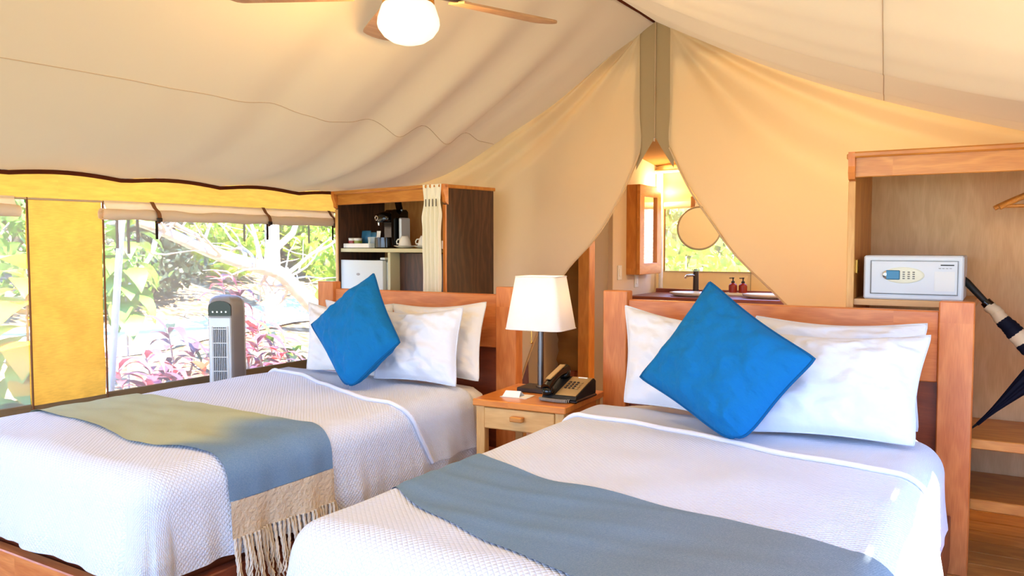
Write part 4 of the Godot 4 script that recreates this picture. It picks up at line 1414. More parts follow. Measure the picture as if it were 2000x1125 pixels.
func build_bed_two() -> void:
	var bed := Bed.new()
	bed.cx = -0.835
	bed.hw = 0.66
	bed.zh = -3.40
	bed.zf = -1.36
	bed.top = 0.572
	bed.nz = nz
	bed.seed_off = 40.0
	bed_frame(bed, -1.603, -0.097, "wooden bed frame in the foreground, its headboard before the open closet")
	mattress(bed, "white sheeted mattress of the foreground bed")
	var fold := func(a: float) -> float:
		return lerpf(-2.84, -2.57, smoothstep(-0.62, 0.62, a)) + maxf(0.0, absf(a) - bed.hw) * 0.25
	coverlet(bed, "white waffle coverlet on the foreground bed", fold, 0.226, -3.06)
	# throw
	var o := Vector3(bed.cx, bed.top, -1.7)
	var t := thing("bed_throw", "slate blue woven throw lying across the foreground bed", "throw", o, 0, "woven bed throws")
	var A := bed.hw - bed.R + bed.R * PI / 2
	var T0 := [[-0.9, -2.30], [-0.66, -2.18], [-0.5, -2.09], [-0.31, -2.02], [0.0, -1.97], [0.27, -1.94], [0.6, -1.87], [0.95, -1.80]]
	var T1 := [[-0.9, -1.88], [-0.66, -1.77], [-0.45, -1.63], [-0.19, -1.523], [0.145, -1.42], [0.6, -1.27], [0.95, -1.20]]
	var b := MB.new()
	b.grid(120, 34, func(u, w):
		var a: float = lerpf(-A - 0.10, A + 0.16, u)
		var z0: float = lerp_table(T0, a)
		var z1: float = lerp_table(T1, a)
		return bed.drape(a, lerpf(z0, z1, w), 0.0115 + 0.003 * nz.get_noise_2d(a * 2.0 + w * 3.0, w * 6.0 + a * 4.0)) - o, Vector3.UP, Vector2(1, 1))
	part(t, "cloth", b, M.throw_two)
	var G := "white pillows on the foreground bed"
	pillow([Vector3(-0.866, 0.969, -3.29), Vector3(-0.231, 0.970, -3.29), Vector3(-0.240, 0.60, -3.10), Vector3(-0.860, 0.60, -3.10)], 0.13, "rear white pillow against the closet end of the foreground headboard", M.pillow, G, 6.0)
	pillow([Vector3(-1.413, 0.995, -3.24), Vector3(-0.832, 0.924, -3.24), Vector3(-0.790, 0.60, -2.90), Vector3(-1.335, 0.60, -3.06)], 0.15, "white pillow on the foreground bed at the nightstand end, half behind the blue cushion", M.pillow, G, 7.0)
	pillow([Vector3(-0.763, 0.925, -3.10), Vector3(-0.207, 0.947, -3.10), Vector3(-0.232, 0.597, -2.885), Vector3(-0.813, 0.597, -2.80)], 0.16, "plump front white pillow at the closet end of the foreground bed", M.pillow, G, 8.0)
	cushion([Vector3(-0.947, 1.110, -2.97), Vector3(-0.533, 0.875, -2.78), Vector3(-0.752, 0.612, -2.66), Vector3(-1.171, 0.752, -2.85)], "large bright blue cushion leaning on the pillows of the foreground bed", 3.7)

# ---------------------------------------------------------------- nightstand and what stands on it
func build_nightstand() -> void:
	var at := Vector3(-1.785, 0, -3.165)
	var turn := deg_to_rad(4.0)
	var t := thing("nightstand", "small wooden nightstand with one drawer between the two beds", "nightstand", at, turn)
	part(t, "top", bx(Vector3(0, 0.560, 0), Vector3(0.445, 0.030, 0.445), 0.004), M.toporange)
	for s in [[-1, -1], [1, -1], [1, 1], [-1, 1]]:
		part(t, "leg", bx(Vector3(s[0] * 0.190, 0.2725, s[1] * 0.188), Vector3(0.042, 0.545, 0.042), 0.003), M.pale)
	for s in [-1.0, 1.0]:
		part(t, "side_panel", bx(Vector3(s * 0.196, 0.492, 0), Vector3(0.022, 0.105, 0.34), 0.002), M.toporange)
	part(t, "back_panel", bx(Vector3(0, 0.492, -0.195), Vector3(0.34, 0.105, 0.02), 0.002), M.pale)
	part(t, "bottom_panel", bx(Vector3(0, 0.445, 0), Vector3(0.34, 0.010, 0.36), 0.002), M.pale)
	var dr := part(t, "drawer", bx(Vector3(0.0, 0.495, 0.198), Vector3(0.336, 0.092, 0.030), 0.003), M.pale)
	part(dr, "knob", bx(Vector3(0.0, 0.505, 0.228), Vector3(0.060, 0.022, 0.030), 0.004), M.honey)
	# lamp
	var la := thing("table_lamp", "table lamp with tapered white shade and grey metal stem on the nightstand", "lamp", Vector3(-1.822, 0.575, -3.240), turn)
	part(la, "base", bx(Vector3(0, 0.011, 0), Vector3(0.185, 0.022, 0.130), 0.004), M.bronze)
	part(la, "stem", lt([Vector2(0.0, 0.02), Vector2(0.022, 0.02), Vector2(0.022, 0.026), Vector2(0.015, 0.030), Vector2(0.015, 0.030), Vector2(0.0135, 0.36), Vector2(0.0, 0.36)], 18), M.steel)
	var sh := MB.new()
	sh.grid(96, 10, func(u, w):
		var a: float = u * TAU
		var h: float = lerpf(0.128, 0.093, w)
		var c := cos(a)
		var s := sin(a)
		var k := pow(pow(absf(c), 7.0) + pow(absf(s), 7.0), -1.0 / 7.0)
		return Vector3(c * k * h * 1.10, lerpf(0.292, 0.530, w), s * k * h * 0.86), Vector3.UP, Vector2(1, 1), true, true)
	part(la, "shade", sh, M.shade)
	for q in [[0.128, 0.292], [0.093, 0.530]]:
		var p: Array = []
		for i in 49:
			var a := TAU * i / 48
			var c := cos(a)
			var s := sin(a)
			var k := pow(pow(absf(c), 7.0) + pow(absf(s), 7.0), -1.0 / 7.0)
			p.append(Vector3(c * k * q[0] * 1.10, q[1], s * k * q[0] * 0.86))
		part(la, "shade_rim", tb(p, 0.003, 6), M.paper)
	part(la, "bulb", lt([Vector2(0, 0.36), Vector2(0.014, 0.362), Vector2(0.016, 0.385), Vector2(0.030, 0.42), Vector2(0.028, 0.445), Vector2(0.0, 0.462)], 16), M.bulb)
	part(la, "pull_chain", tb([Vector3(-0.022, 0.36, 0.03), Vector3(-0.026, 0.30, 0.045), Vector3(-0.026, 0.235, 0.045)], 0.0022, 6), M.brass)
	part(la, "chain_knob", lt([Vector2(0, -0.008), Vector2(0.006, -0.005), Vector2(0.005, 0.004), Vector2(0.0, 0.010)], 10, Transform3D(Basis(), Vector3(-0.026, 0.230, 0.045))), M.brass)
	var om := OmniLight3D.new()
	om.name = "table_lamp_glow"
	om.light_color = Color(1.0, 0.86, 0.64)
	om.light_energy = 0.013
	om.light_size = 0.02
	om.omni_range = 6.0
	om.omni_attenuation = 2.0
	om.shadow_enabled = true
	add_child(om)
	om.position = Vector3(-1.822, 0.575 + 0.425, -3.240)
	build_phone()
	var cd := thing("note_card", "white card and small folded tent card on the nightstand", "card", Vector3(-1.868, 0.575, -3.075), turn)
	part(cd, "flat_card", bx(Vector3(0.02, 0.001, 0), Vector3(0.13, 0.002, 0.095), 0.0005), M.paper)
	var tc := MB.new()
	tc.quad(Vector3(-0.035, 0.002, 0.045), Vector3(0.045, 0.002, 0.035), Vector3(0.040, 0.026, 0.008), Vector3(-0.030, 0.026, 0.018), Vector3(0, 0.4, 1))
	tc.quad(Vector3(-0.035, 0.002, -0.01), Vector3(0.045, 0.002, -0.02), Vector3(0.040, 0.026, 0.008), Vector3(-0.030, 0.026, 0.018), Vector3(0, 0.4, -1))
	part(cd, "folded_card", tc, M.paper)

func build_phone() -> void:
	var t := thing("telephone", "black corded telephone with gold keypad plate on the nightstand", "telephone", Vector3(-1.630, 0.575, -3.155), deg_to_rad(2.0))
	# wedge body: side outline (z, y) extruded across x
	var xf := Transform3D(Basis(Vector3(0, 0, 1), Vector3(0, 1, 0), Vector3(-1, 0, 0)), Vector3.ZERO)
	var b := MB.new()
	b.prism([Vector2(-0.105, 0.018), Vector2(-0.105, 0.070), Vector2(-0.085, 0.082), Vector2(0.10, 0.028), Vector2(0.108, 0.016), Vector2(0.10, 0.008), Vector2(-0.09, 0.008)], -0.080, 0.080, xf)
	part(t, "body", b, M.blackmatte)
	var b2 := MB.new()
	b2.box(Vector3(0, 0.008, 0), Vector3(0.172, 0.014, 0.215), 0.005)
	part(t, "base_plate", b2, M.black)
	var sl := atan2(0.054, 0.185)
	var face := Transform3D(Basis(Vector3.RIGHT, sl), Vector3(0, 0.0565, 0.0078))
	part(t, "face_plate", bx(Vector3(0.028, 0.001, 0.002), Vector3(0.098, 0.004, 0.185), 0.0015, face), M.gold)
	part(t, "display", bx(Vector3(0.034, 0.004, -0.082), Vector3(0.045, 0.003, 0.008), 0.001, face), M.paper)
	for r in 4:
		for c in 4:
			part(t, "key", bx(Vector3(-0.002 + c * 0.018, 0.005, -0.030 + r * 0.019), Vector3(0.012, 0.005, 0.010), 0.002, face), M.gold if c == 3 else M.bronze)
	# handset: grip arched over the left side with two rounded ends
	var hp: Array = []
	var hr: Array = []
	for i in 17:
		var f := i / 16.0
		hp.append(face * Vector3(-0.056, 0.030 + 0.014 * sin(f * PI), lerpf(-0.100, 0.105, f)))
		hr.append(0.019 + 0.006 * pow(absf(f * 2.0 - 1.0), 2.0))
	var hs := part(t, "handset", tb(hp, hr, 12), M.black)
	part(hs, "grip_back", bx(Vector3(-0.056, 0.062, 0.0), Vector3(0.028, 0.006, 0.155), 0.003, face), M.gold)
	for z in [-0.085, 0.090]:
		part(hs, "ear_cup", lt([Vector2(0, 0.0), Vector2(0.024, 0.0), Vector2(0.027, 0.006), Vector2(0.026, 0.030), Vector2(0.0, 0.034)], 16, face * Transform3D(Basis(), Vector3(-0.056, 0.002, z))), M.black)
	# coiled cord lying along the front
	var cp: Array = []
	for i in 260:
		var f := i / 259.0
		var c := Vector3(lerpf(-0.088, 0.075, f), 0.010, 0.115 + 0.012 * sin(f * PI))
		if f > 0.8: c.z -= (f - 0.8) * 0.30
		var a := f * TAU * 32.0
		cp.append(c + Vector3(0, sin(a) * 0.0065, cos(a) * 0.0065))
	part(t, "coiled_cord", tb(cp, 0.0021, 5), M.silverdark)

# ---------------------------------------------------------------- dark cabinet with minibar and coffee things
func build_cabinet() -> void:
	var at := Vector3(-2.87, 0, -3.95)
	var turn := -deg_to_rad(9.5)
	var t := thing("minibar_cabinet", "dark walnut cabinet with honey wood cornice behind the window bed", "cabinet", at, turn)
	var D := 0.42
	part(t, "side_panel", bx(Vector3(-0.012, 0.795, -D * 0.5), Vector3(0.024, 1.59, D), 0.002), M.walnut)
	part(t, "side_panel", bx(Vector3(-1.063, 0.795, -D * 0.5), Vector3(0.024, 1.59, D), 0.002), M.walnut)
	part(t, "back_panel", bx(Vector3(-0.537, 0.795, -D + 0.008), Vector3(1.02, 1.56, 0.012), 0.001), M.amberply)
	part(t, "top_panel", bx(Vector3(-0.537, 1.60, -D * 0.5 + 0.004), Vector3(1.09, 0.022, D + 0.03), 0.004), M.honey)
	part(t, "valance", bx(Vector3(-0.537, 1.558, -0.006), Vector3(1.025, 0.078, 0.022), 0.003), M.honey)
	part(t, "cornice", bx(Vector3(-0.537, 1.602, 0.018), Vector3(1.07, 0.022, 0.026), 0.005), M.honey)
	for x in [-1.068, -0.006]:
		var c := MB.new()
		var xf := Transform3D(Basis(Vector3(0, 0, 1), Vector3(0, 1, 0), Vector3(-1, 0, 0)), Vector3.ZERO)
		c.prism([Vector2(-0.01, 1.612), Vector2(0.034, 1.612), Vector2(0.034, 1.575), Vector2(0.026, 1.552), Vector2(0.018, 1.535), Vector2(0.014, 1.505), Vector2(-0.01, 1.490)], -x - 0.014, -x + 0.014, xf)
		part(t, "corbel", c, M.toporange)
	for x in [-1.063, -0.012]:
		part(t, "front_edge", bx(Vector3(x, 0.75, 0.003), Vector3(0.026, 1.48, 0.010), 0.002), M.toporange if x > -0.5 else M.pale)
	part(t, "shelf", bx(Vector3(-0.537, 1.2135, -D * 0.5), Vector3(1.02, 0.025, D - 0.03), 0.002), M.laminate)
	part(t, "divider", bx(Vector3(-0.545, 0.60, -D * 0.5), Vector3(0.024, 1.20, D - 0.03), 0.002), M.laminate)
	part(t, "inner_panel", bx(Vector3(-0.28, 0.60, -0.10), Vector3(0.50, 1.19, 0.012), 0.001), M.walnut)
	part(t, "bottom_panel", bx(Vector3(-0.537, 0.58, -D * 0.5), Vector3(1.02, 0.022, D - 0.03), 0.002), M.walnut)
	part(t, "bracket", bx(Vector3(-0.030, 1.25, 0.002), Vector3(0.014, 0.05, 0.02), 0.002), M.ceramic)
	var X := Transform3D(Basis(Vector3.UP, turn), at)
	# fridge
	var fr := thing("minibar_fridge", "small cream fridge with rounded door inside the dark cabinet", "fridge", X * Vector3(-0.812, 0.592, -0.2), turn)
	part(fr, "body", bx(Vector3(0.02, 0.275, -0.02), Vector3(0.45, 0.55, 0.34), 0.008), M.fridge)
	var dm := MB.new()
	dm.grid(24, 12, func(u, w):
		var x: float = lerpf(-0.232, 0.205, u)
		var q: float = absf(u * 2 - 1)
		return Vector3(x, lerpf(0.0, 0.555 - 0.012 * (1.0 - pow(q, 2.0)) * 0.0, w), 0.185 + 0.022 * (1.0 - q * q)), Vector3.BACK)
	dm.box(Vector3(-0.0135, 0.2775, 0.169), Vector3(0.437, 0.555, 0.032), 0.004)
	dm.grid(24, 2, func(u, w):
		var x: float = lerpf(-0.232, 0.205, u)
		var q: float = absf(u * 2 - 1)
		return Vector3(x, 0.555, 0.170 + w * (0.015 + 0.022 * (1.0 - q * q))), Vector3.UP)
	var dr := part(fr, "door", dm, M.fridge)
	var em := MB.new()
	em.lathe([Vector2(0, 0.004), Vector2(0.018, 0.003), Vector2(0.020, 0.0)], 20, Transform3D(Basis(Vector3.RIGHT, PI / 2).scaled(Vector3(1, 0.45, 1)), Vector3(-0.02, 0.462, 0.206)))
	part(dr, "oval_badge", em, M.silverdark)
	part(fr, "hinge_cover", bx(Vector3(0.19, 0.566, 0.12), Vector3(0.05, 0.016, 0.11), 0.004), M.fridge)
	# curtain gathered at the right end
	var cu := thing("cabinet_curtain", "short cream pleated curtain gathered at the end of the dark cabinet", "curtain", X * Vector3(-0.09, 1.60, 0.02), turn)
	var cm := MB.new()
	cm.grid(90, 50, func(u, w):
		var y: float = lerpf(0.012, -0.95, w)
		var pinch := exp(-pow((w - 0.115) / 0.06, 2.0))
		var hw: float = lerpf(0.083, 0.076, smoothstep(0.05, 0.3, w)) - 0.010 * pinch + 0.008 * bump1(w, 0.20, 0.05)
		var x: float = (u * 2.0 - 1.0) * hw + 0.008 * bump1(w, 0.2, 0.06)
		var am: float = 0.004 + 0.012 * smoothstep(0.06, 0.16, w)
		var z: float = 0.012 + am * sin(u * TAU * 4.5) + 0.006 * nz.get_noise_2d(u * 6.0, w * 3.0) + 0.010 * bump1(w, 0.21, 0.05)
		return Vector3(x, y, z), Vector3.BACK, Vector2(1, 4))
	part(cu, "curtain_cloth", cm, M.curtain)
	for i in 4:
		part(cu, "pleat_stitch", bx(Vector3(-0.045 + i * 0.030, -0.098, 0.022), Vector3(0.003, 0.045, 0.006), 0.001), M.bronze)
	# tray with jars and sachets
	var tr := thing("serving_tray", "white rectangular tray of jars and sachets on the cabinet shelf", "tray", X * Vector3(-0.905, 1.226, -0.11), turn)
	var tm := MB.new()
	tm.box(Vector3(0, 0.006, 0), Vector3(0.24, 0.008, 0.14), 0.002)
	for q in [[Vector3(0, 0.018, 0.074), Vector3(0.27, 0.030, 0.008)], [Vector3(0, 0.018, -0.074), Vector3(0.27, 0.030, 0.008)], [Vector3(-0.131, 0.018, 0), Vector3(0.008, 0.030, 0.15)], [Vector3(0.131, 0.018, 0), Vector3(0.008, 0.030, 0.15)]]:
		tm.box(q[0], q[1], 0.003)
	part(tr, "tray_dish", tm, M.ceramic)
	for q in [[-0.088, M.red, "small jar with red label and white lid on the white tray"], [-0.028, M.green, "small jar with yellow-green label on the white tray"]]:
		var j := thing("jam_jar", q[2], "jar", X * Vector3(-0.905 + q[0], 1.236, -0.075), turn, "small jars on the tray")
		part(j, "jar_body", lt([Vector2(0, 0), Vector2(0.025, 0), Vector2(0.027, 0.004), Vector2(0.027, 0.044), Vector2(0.024, 0.049)], 20), M.ceramic)
		part(j, "jar_label", lt([Vector2(0.0276, 0.006), Vector2(0.0276, 0.042)], 20), q[1])
		part(j, "lid", lt([Vector2(0.026, 0.048), Vector2(0.028, 0.050), Vector2(0.028, 0.060), Vector2(0.0, 0.061)], 20), M.ceramic)
	for q in [[-0.030, -0.118, 0.095, 0.110, M.foilblue, "wide blue coffee sachet standing in the white tray"], [0.058, -0.108, 0.060, 0.098, M.foilblue, "narrow blue sachet standing in the white tray"], [0.105, -0.114, 0.040, 0.105, M.paper, "cream paper sachet standing at the end of the white tray"]]:
		var sc := MB.new()
		for sd in [1.0, -1.0]:
			sc.grid(8, 10, func(u, w): return Vector3((u - 0.5) * q[2], w * q[3], sd * 0.010 * sin(PI * u) * sin(PI * w) - 0.012 * w), Vector3(0, 0, sd))
		var sob := thing("sachet", q[5], "sachet", X * Vector3(-0.905 + q[0], 1.236, -0.02 + q[1]), turn, "sachets in the tray")
		part(sob, "pouch", sc, q[4])
		part(sob, "top_seal", bx(Vector3(0, q[3] - 0.004, -0.012), Vector3(q[2], 0.012, 0.0015), 0.0004), M.foilteal if q[4] != M.paper else M.paper)
	# coffee machine
	var cfm := thing("coffee_machine", "glossy black pod coffee machine with its lid raised on the cabinet shelf", "coffee maker", X * Vector3(-0.675, 1.2275, -0.14), turn)
	part(cfm, "drip_base", lt([Vector2(0, 0), Vector2(0.066, 0), Vector2(0.068, 0.006), Vector2(0.066, 0.070), Vector2(0.066, 0.070), Vector2(0.0, 0.072)], 28, Transform3D(Basis(), Vector3(-0.005, 0, 0.045))), M.black)
	var col: Array = []
	for i in 9:
		var a := PI * 0.5 * i / 8.0
		col.append(Vector2(0.012 + cos(a) * 0.03, 0.225 + sin(a) * 0.03))
	col.append_array([Vector2(-0.09, 0.255), Vector2(-0.105, 0.24), Vector2(-0.105, 0.0), Vector2(0.042, 0.0)])
	var cb := MB.new()
	cb.prism(col, -0.105, -0.035, Transform3D(Basis(Vector3(0, 0, 1), Vector3(0, 1, 0), Vector3(-1, 0, 0)), Vector3(-0.045, 0, 0)))
	part(cfm, "column", cb, M.black)
	part(cfm, "front_plate", bx(Vector3(0.002, 0.115, 0.012), Vector3(0.085, 0.115, 0.012), 0.005), M.limeplate)
	var hd := MB.new()
	hd.lathe([Vector2(0.0, 0.168), Vector2(0.050, 0.168), Vector2(0.060, 0.178), Vector2(0.061, 0.205), Vector2(0.052, 0.228), Vector2(0.028, 0.241), Vector2(0.0, 0.244)], 28, Transform3D(Basis(), Vector3(-0.002, 0, 0.035)))
	part(cfm, "brew_head", hd, M.black)
	var et: Array = []
	for i in 13:
		et.append(Vector3(-0.030 + cos(TAU * i / 12.0) * 0.014, 0.198 + sin(TAU * i / 12.0) * 0.014, 0.092))
	part(cfm, "silver_emblem", tb(et, 0.0035, 6), M.chrome)
	part(cfm, "silver_trim", tb([Vector3(-0.061, 0.150, 0.046), Vector3(-0.064, 0.180, 0.046), Vector3(-0.058, 0.205, 0.052)], 0.008, 8), M.chrome)
	part(cfm, "raised_lid", bx(Vector3(-0.01, 0.055, 0), Vector3(0.060, 0.125, 0.024), 0.010, Transform3D(Basis(Vector3.BACK, 0.58) * Basis(Vector3.RIGHT, -0.25), Vector3(0.075, 0.242, -0.03))), M.black)
	part(cfm, "water_tank", bx(Vector3(0.085, 0.11, -0.05), Vector3(0.024, 0.18, 0.09), 0.008), M.silver)
	var gl := thing("glass_tumbler", "clear glass tumbler in front of the coffee machine's drip base", "glass", X * Vector3(-0.735, 1.226, -0.045), turn)
	part(gl, "glass_wall", lt([Vector2(0.0, 0.004), Vector2(0.030, 0.004), Vector2(0.035, 0.075), Vector2(0.037, 0.075), Vector2(0.032, 0.0), Vector2(0.0, 0.0)], 24), M.glass)
	for q in [[-0.485, -0.10, "white cup upside down on its saucer beside the coffee machine"], [-0.335, -0.13, "white cup upside down on its saucer, partly behind the curtain"]]:
		var cs := thing("saucer", "white saucer under the upturned cup " + ("beside the coffee machine" if q[0] < -0.4 else "partly behind the curtain"), "saucer", X * Vector3(q[0], 1.226, q[1]), turn, "saucers on the cabinet shelf")
		part(cs, "dish", lt([Vector2(0.0, 0.0), Vector2(0.030, 0.0), Vector2(0.060, 0.010), Vector2(0.073, 0.017), Vector2(0.071, 0.019), Vector2(0.045, 0.010), Vector2(0.0, 0.007)], 30), M.ceramic)
		var cp := thing("coffee_cup", q[2], "cup", X * Vector3(q[0], 1.235, q[1]), turn, "upturned cups on saucers")
		part(cp, "cup_body", lt([Vector2(0.044, 0.0), Vector2(0.043, 0.012), Vector2(0.033, 0.052), Vector2(0.024, 0.066), Vector2(0.024, 0.072), Vector2(0.0, 0.070)], 28), M.ceramic)
		part(cp, "handle", tb([Vector3(-0.038, 0.022, 0.01), Vector3(-0.058, 0.020, 0.016), Vector3(-0.062, 0.036, 0.017), Vector3(-0.052, 0.050, 0.014), Vector3(-0.033, 0.050, 0.009)], 0.0045, 8), M.ceramic)

# ---------------------------------------------------------------- open closet with safe
func build_closet() -> void:
	var at := Vector3(-0.567, 0, -3.60)
	var t := thing("open_closet", "open wooden closet with honey cornice behind the foreground bed's headboard", "closet", at)
	var D := 0.48
	var Wd := 1.12
	part(t, "side_panel", bx(Vector3(0.013, 0.80, -D * 0.5), Vector3(0.026, 1.60, D), 0.002), M.honey)
	part(t, "side_panel", bx(Vector3(Wd - 0.013, 0.80, -D * 0.5), Vector3(0.026, 1.60, D), 0.002), M.honey)
	part(t, "back_panel", bx(Vector3(Wd * 0.5, 0.88, -D + 0.006), Vector3(Wd - 0.05, 1.44, 0.012), 0.001), M.ply)
	part(t, "top_panel", bx(Vector3(Wd * 0.5, 1.612, -D * 0.5), Vector3(Wd + 0.02, 0.024, D + 0.02), 0.004), M.honey)
	part(t, "valance", bx(Vector3(Wd * 0.5 + 0.012, 1.566, 0.006), Vector3(Wd - 0.02, 0.082, 0.022), 0.003), M.honey)
	part(t, "cornice", bx(Vector3(Wd * 0.5 + 0.01, 1.616, 0.020), Vector3(Wd, 0.024, 0.030), 0.006), M.honey)
	var c := MB.new()
	var xf := Transform3D(Basis(Vector3(0, 0, 1), Vector3(0, 1, 0), Vector3(-1, 0, 0)), Vector3.ZERO)
	c.prism([Vector2(0.0, 1.628), Vector2(0.034, 1.628), Vector2(0.036, 1.60), Vector2(0.030, 1.57), Vector2(0.034, 1.545), Vector2(0.024, 1.518), Vector2(0.0, 1.512)], -0.026, 0.0, xf)
	part(t, "corbel", c, M.toporange)
	part(t, "front_edge", bx(Vector3(0.013, 0.76, 0.004), Vector3(0.028, 1.50, 0.010), 0.002), M.pale)
	part(t, "shelf", bx(Vector3(0.245, 1.014, -D * 0.5 + 0.005), Vector3(0.44, 0.026, D - 0.03), 0.002), M.ply)
	part(t, "shelf", bx(Vector3(Wd * 0.5, 0.475, -D * 0.5 + 0.005), Vector3(Wd - 0.05, 0.040, D - 0.03), 0.003), M.honey)
	part(t, "shelf", bx(Vector3(Wd * 0.5, 0.235, -D * 0.5 + 0.005), Vector3(Wd - 0.05, 0.045, D - 0.03), 0.003), M.honey)
	part(t, "hanging_rail", tb([Vector3(0.026, 1.565, -0.24), Vector3(Wd - 0.026, 1.565, -0.24)], 0.012, 10), M.bronze)
	part(t, "hinge", bx(Vector3(0.030, 1.16, -0.05), Vector3(0.012, 0.06, 0.03), 0.003), M.brass)
	# electronic safe
	var s := thing("safe", "white electronic safe with oval keypad on the closet shelf", "safe", Vector3(-0.325, 1.027, -3.62))
	part(s, "body", bx(Vector3(0, 0.09, -0.15), Vector3(0.362, 0.178, 0.30), 0.006), M.safe)
	part(s, "door", bx(Vector3(0.004, 0.091, 0.001), Vector3(0.312, 0.132, 0.008), 0.002), M.safe)
	for q in [[Vector3(0.004, 0.1585, 0.003), Vector3(0.318, 0.0016, 0.004)], [Vector3(0.004, 0.0235, 0.003), Vector3(0.318, 0.0022, 0.004)], [Vector3(-0.1535, 0.091, 0.003), Vector3(0.0022, 0.135, 0.004)], [Vector3(0.1615, 0.091, 0.003), Vector3(0.0012, 0.135, 0.004)]]:
		part(s, "door_gap", bx(q[0], q[1], 0.0004), M.greyprint)
	var pad := lt([Vector2(0.0, 0.008), Vector2(0.066, 0.007), Vector2(0.074, 0.003), Vector2(0.076, 0.0)], 40, Transform3D(Basis(Vector3.RIGHT, PI / 2).scaled(Vector3(1, 0.43, 1)), Vector3(-0.032, 0.100, 0.005)))
	var pd := part(s, "keypad", pad, M.safepad)
	part(pd, "display_window", bx(Vector3(-0.070, 0.101, 0.0135), Vector3(0.052, 0.038, 0.006), 0.006), M.foilblue)
	part(pd, "window_bezel", lt([Vector2(0.0, 0.005), Vector2(0.016, 0.004), Vector2(0.018, 0.0)], 20, Transform3D(Basis(Vector3.RIGHT, PI / 2), Vector3(-0.091, 0.101, 0.0115))), M.chrome)
	for r in 4:
		for k in 3:
			part(pd, "key", bx(Vector3(-0.030 + k * 0.018, 0.113 - r * 0.0085, 0.0135), Vector3(0.009, 0.0042, 0.003), 0.001), M.greyprint)
	part(s, "notice_sticker", bx(Vector3(0.115, 0.078, 0.0055), Vector3(0.072, 0.078, 0.0008), 0.0002), M.sticker)
	part(s, "printed_name", bx(Vector3(0.124, 0.142, 0.0055), Vector3(0.048, 0.0052, 0.001), 0.0004), M.darkprint)
	for k in 4:
		part(s, "small_print", bx(Vector3(0.098 + k * 0.0125, 0.1295, 0.0055), Vector3(0.009, 0.0024, 0.001), 0.0003), M.greyprint)
	# hangers
	for q in [[0.10, 0.0, "wooden clothes hanger, front one on the closet rail"], [0.085, -0.05, "wooden clothes hanger just behind the front one on the closet rail"]]:
		var hg := thing("clothes_hanger", q[2], "hanger", Vector3(q[0] + 0.06, 1.553, -3.84 + q[1]), deg_to_rad(12.0 + q[1] * 100.0), "wooden hangers in the closet")
		var hb: Array = []
		for i in 17:
			var f := i / 16.0 * 2.0 - 1.0
			hb.append(Vector3(f * 0.20, -0.07 - 0.085 * pow(absf(f), 1.25), 0.012 * f * f))
		part(hg, "hanger_bar", tb(hb, 0.010, 8), M.honey)
		part(hg, "cross_bar", tb([Vector3(-0.185, -0.148, 0.010), Vector3(0.185, -0.148, 0.010)], 0.006, 8), M.honey)
		var hk: Array = []
		for i in 14:
			var a := lerpf(-0.5 * PI, 0.95 * PI, i / 13.0)
			hk.append(Vector3(cos(a) * 0.020, 0.004 + sin(a) * 0.020, 0))
		hk.push_front(Vector3(0, -0.068, 0))
		part(hg, "hook", tb(hk, 0.0025, 6), M.chrome)
	# umbrellas
	var um := thing("striped_umbrella", "folded navy and cream striped umbrella with black handle beside the safe", "umbrella", Vector3(-0.15, 1.11, -3.78))
	var dv := Vector3(0.235, -0.265, 0.03)
	var P := func(f: float) -> Vector3: return dv * f
	part(um, "handle", tb([P.call(-0.08), P.call(0.05), P.call(0.12), P.call(0.36)], [0.008, 0.015, 0.014, 0.012], 12), M.blackmatte)
	part(um, "cap", tb([P.call(0.33), P.call(0.40)], [0.020, 0.022], 12), M.black)
	for k in 9:
		var f0 := 0.38 + k * 0.105
		var f1 := f0 + 0.105
		var sg: Array = []
		var sr: Array = []
		for i in 5:
			var f := lerpf(f0, f1 + 0.015, i / 4.0)
			sg.append(P.call(f) + Vector3(0.003 * sin(f * 30.0), 0.003 * cos(f * 24.0), 0))
			sr.append(0.022 + 0.012 * smoothstep(0.4, 0.9, f) + (0.0025 if i % 2 else 0.0) - 0.02 * smoothstep(1.1, 1.5, f))
		part(um, "canopy_fold", tb(sg, sr, 12), M.cream if k < 2 or k % 3 == 1 else M.navy)
	var u2 := thing("navy_umbrella", "folded plain navy umbrella with its tip resting on the closet shelf", "umbrella", Vector3(-0.085, 0.535, -3.70))
	var d2 := Vector3(0.40, 0.46, 0.0)
	var cg := MB.new()
	cg.grid(40, 14, func(u, w):
		var f: float = lerpf(0.0, 1.0, w)
		var r: float = (0.006 + 0.034 * smoothstep(0.0, 0.6, f)) * (1.0 + 0.16 * cos(u * TAU * 8.0))
		var ax := d2.normalized()
		var sx := ax.cross(Vector3.BACK).normalized()
		var sy := sx.cross(ax)
		return d2 * f + (sx * cos(u * TAU) + sy * sin(u * TAU)) * r, Vector3.UP, Vector2(1, 1), true, true)
	part(u2, "canopy", cg, M.navy)
	part(u2, "tip", tb([d2 * -0.06 + Vector3(0, 0.005, 0), d2 * 0.02], [0.003, 0.006], 8), M.blackmatte)
	part(u2, "shaft", tb([d2 * 0.98, d2 * 1.25], 0.006, 8), M.steel)

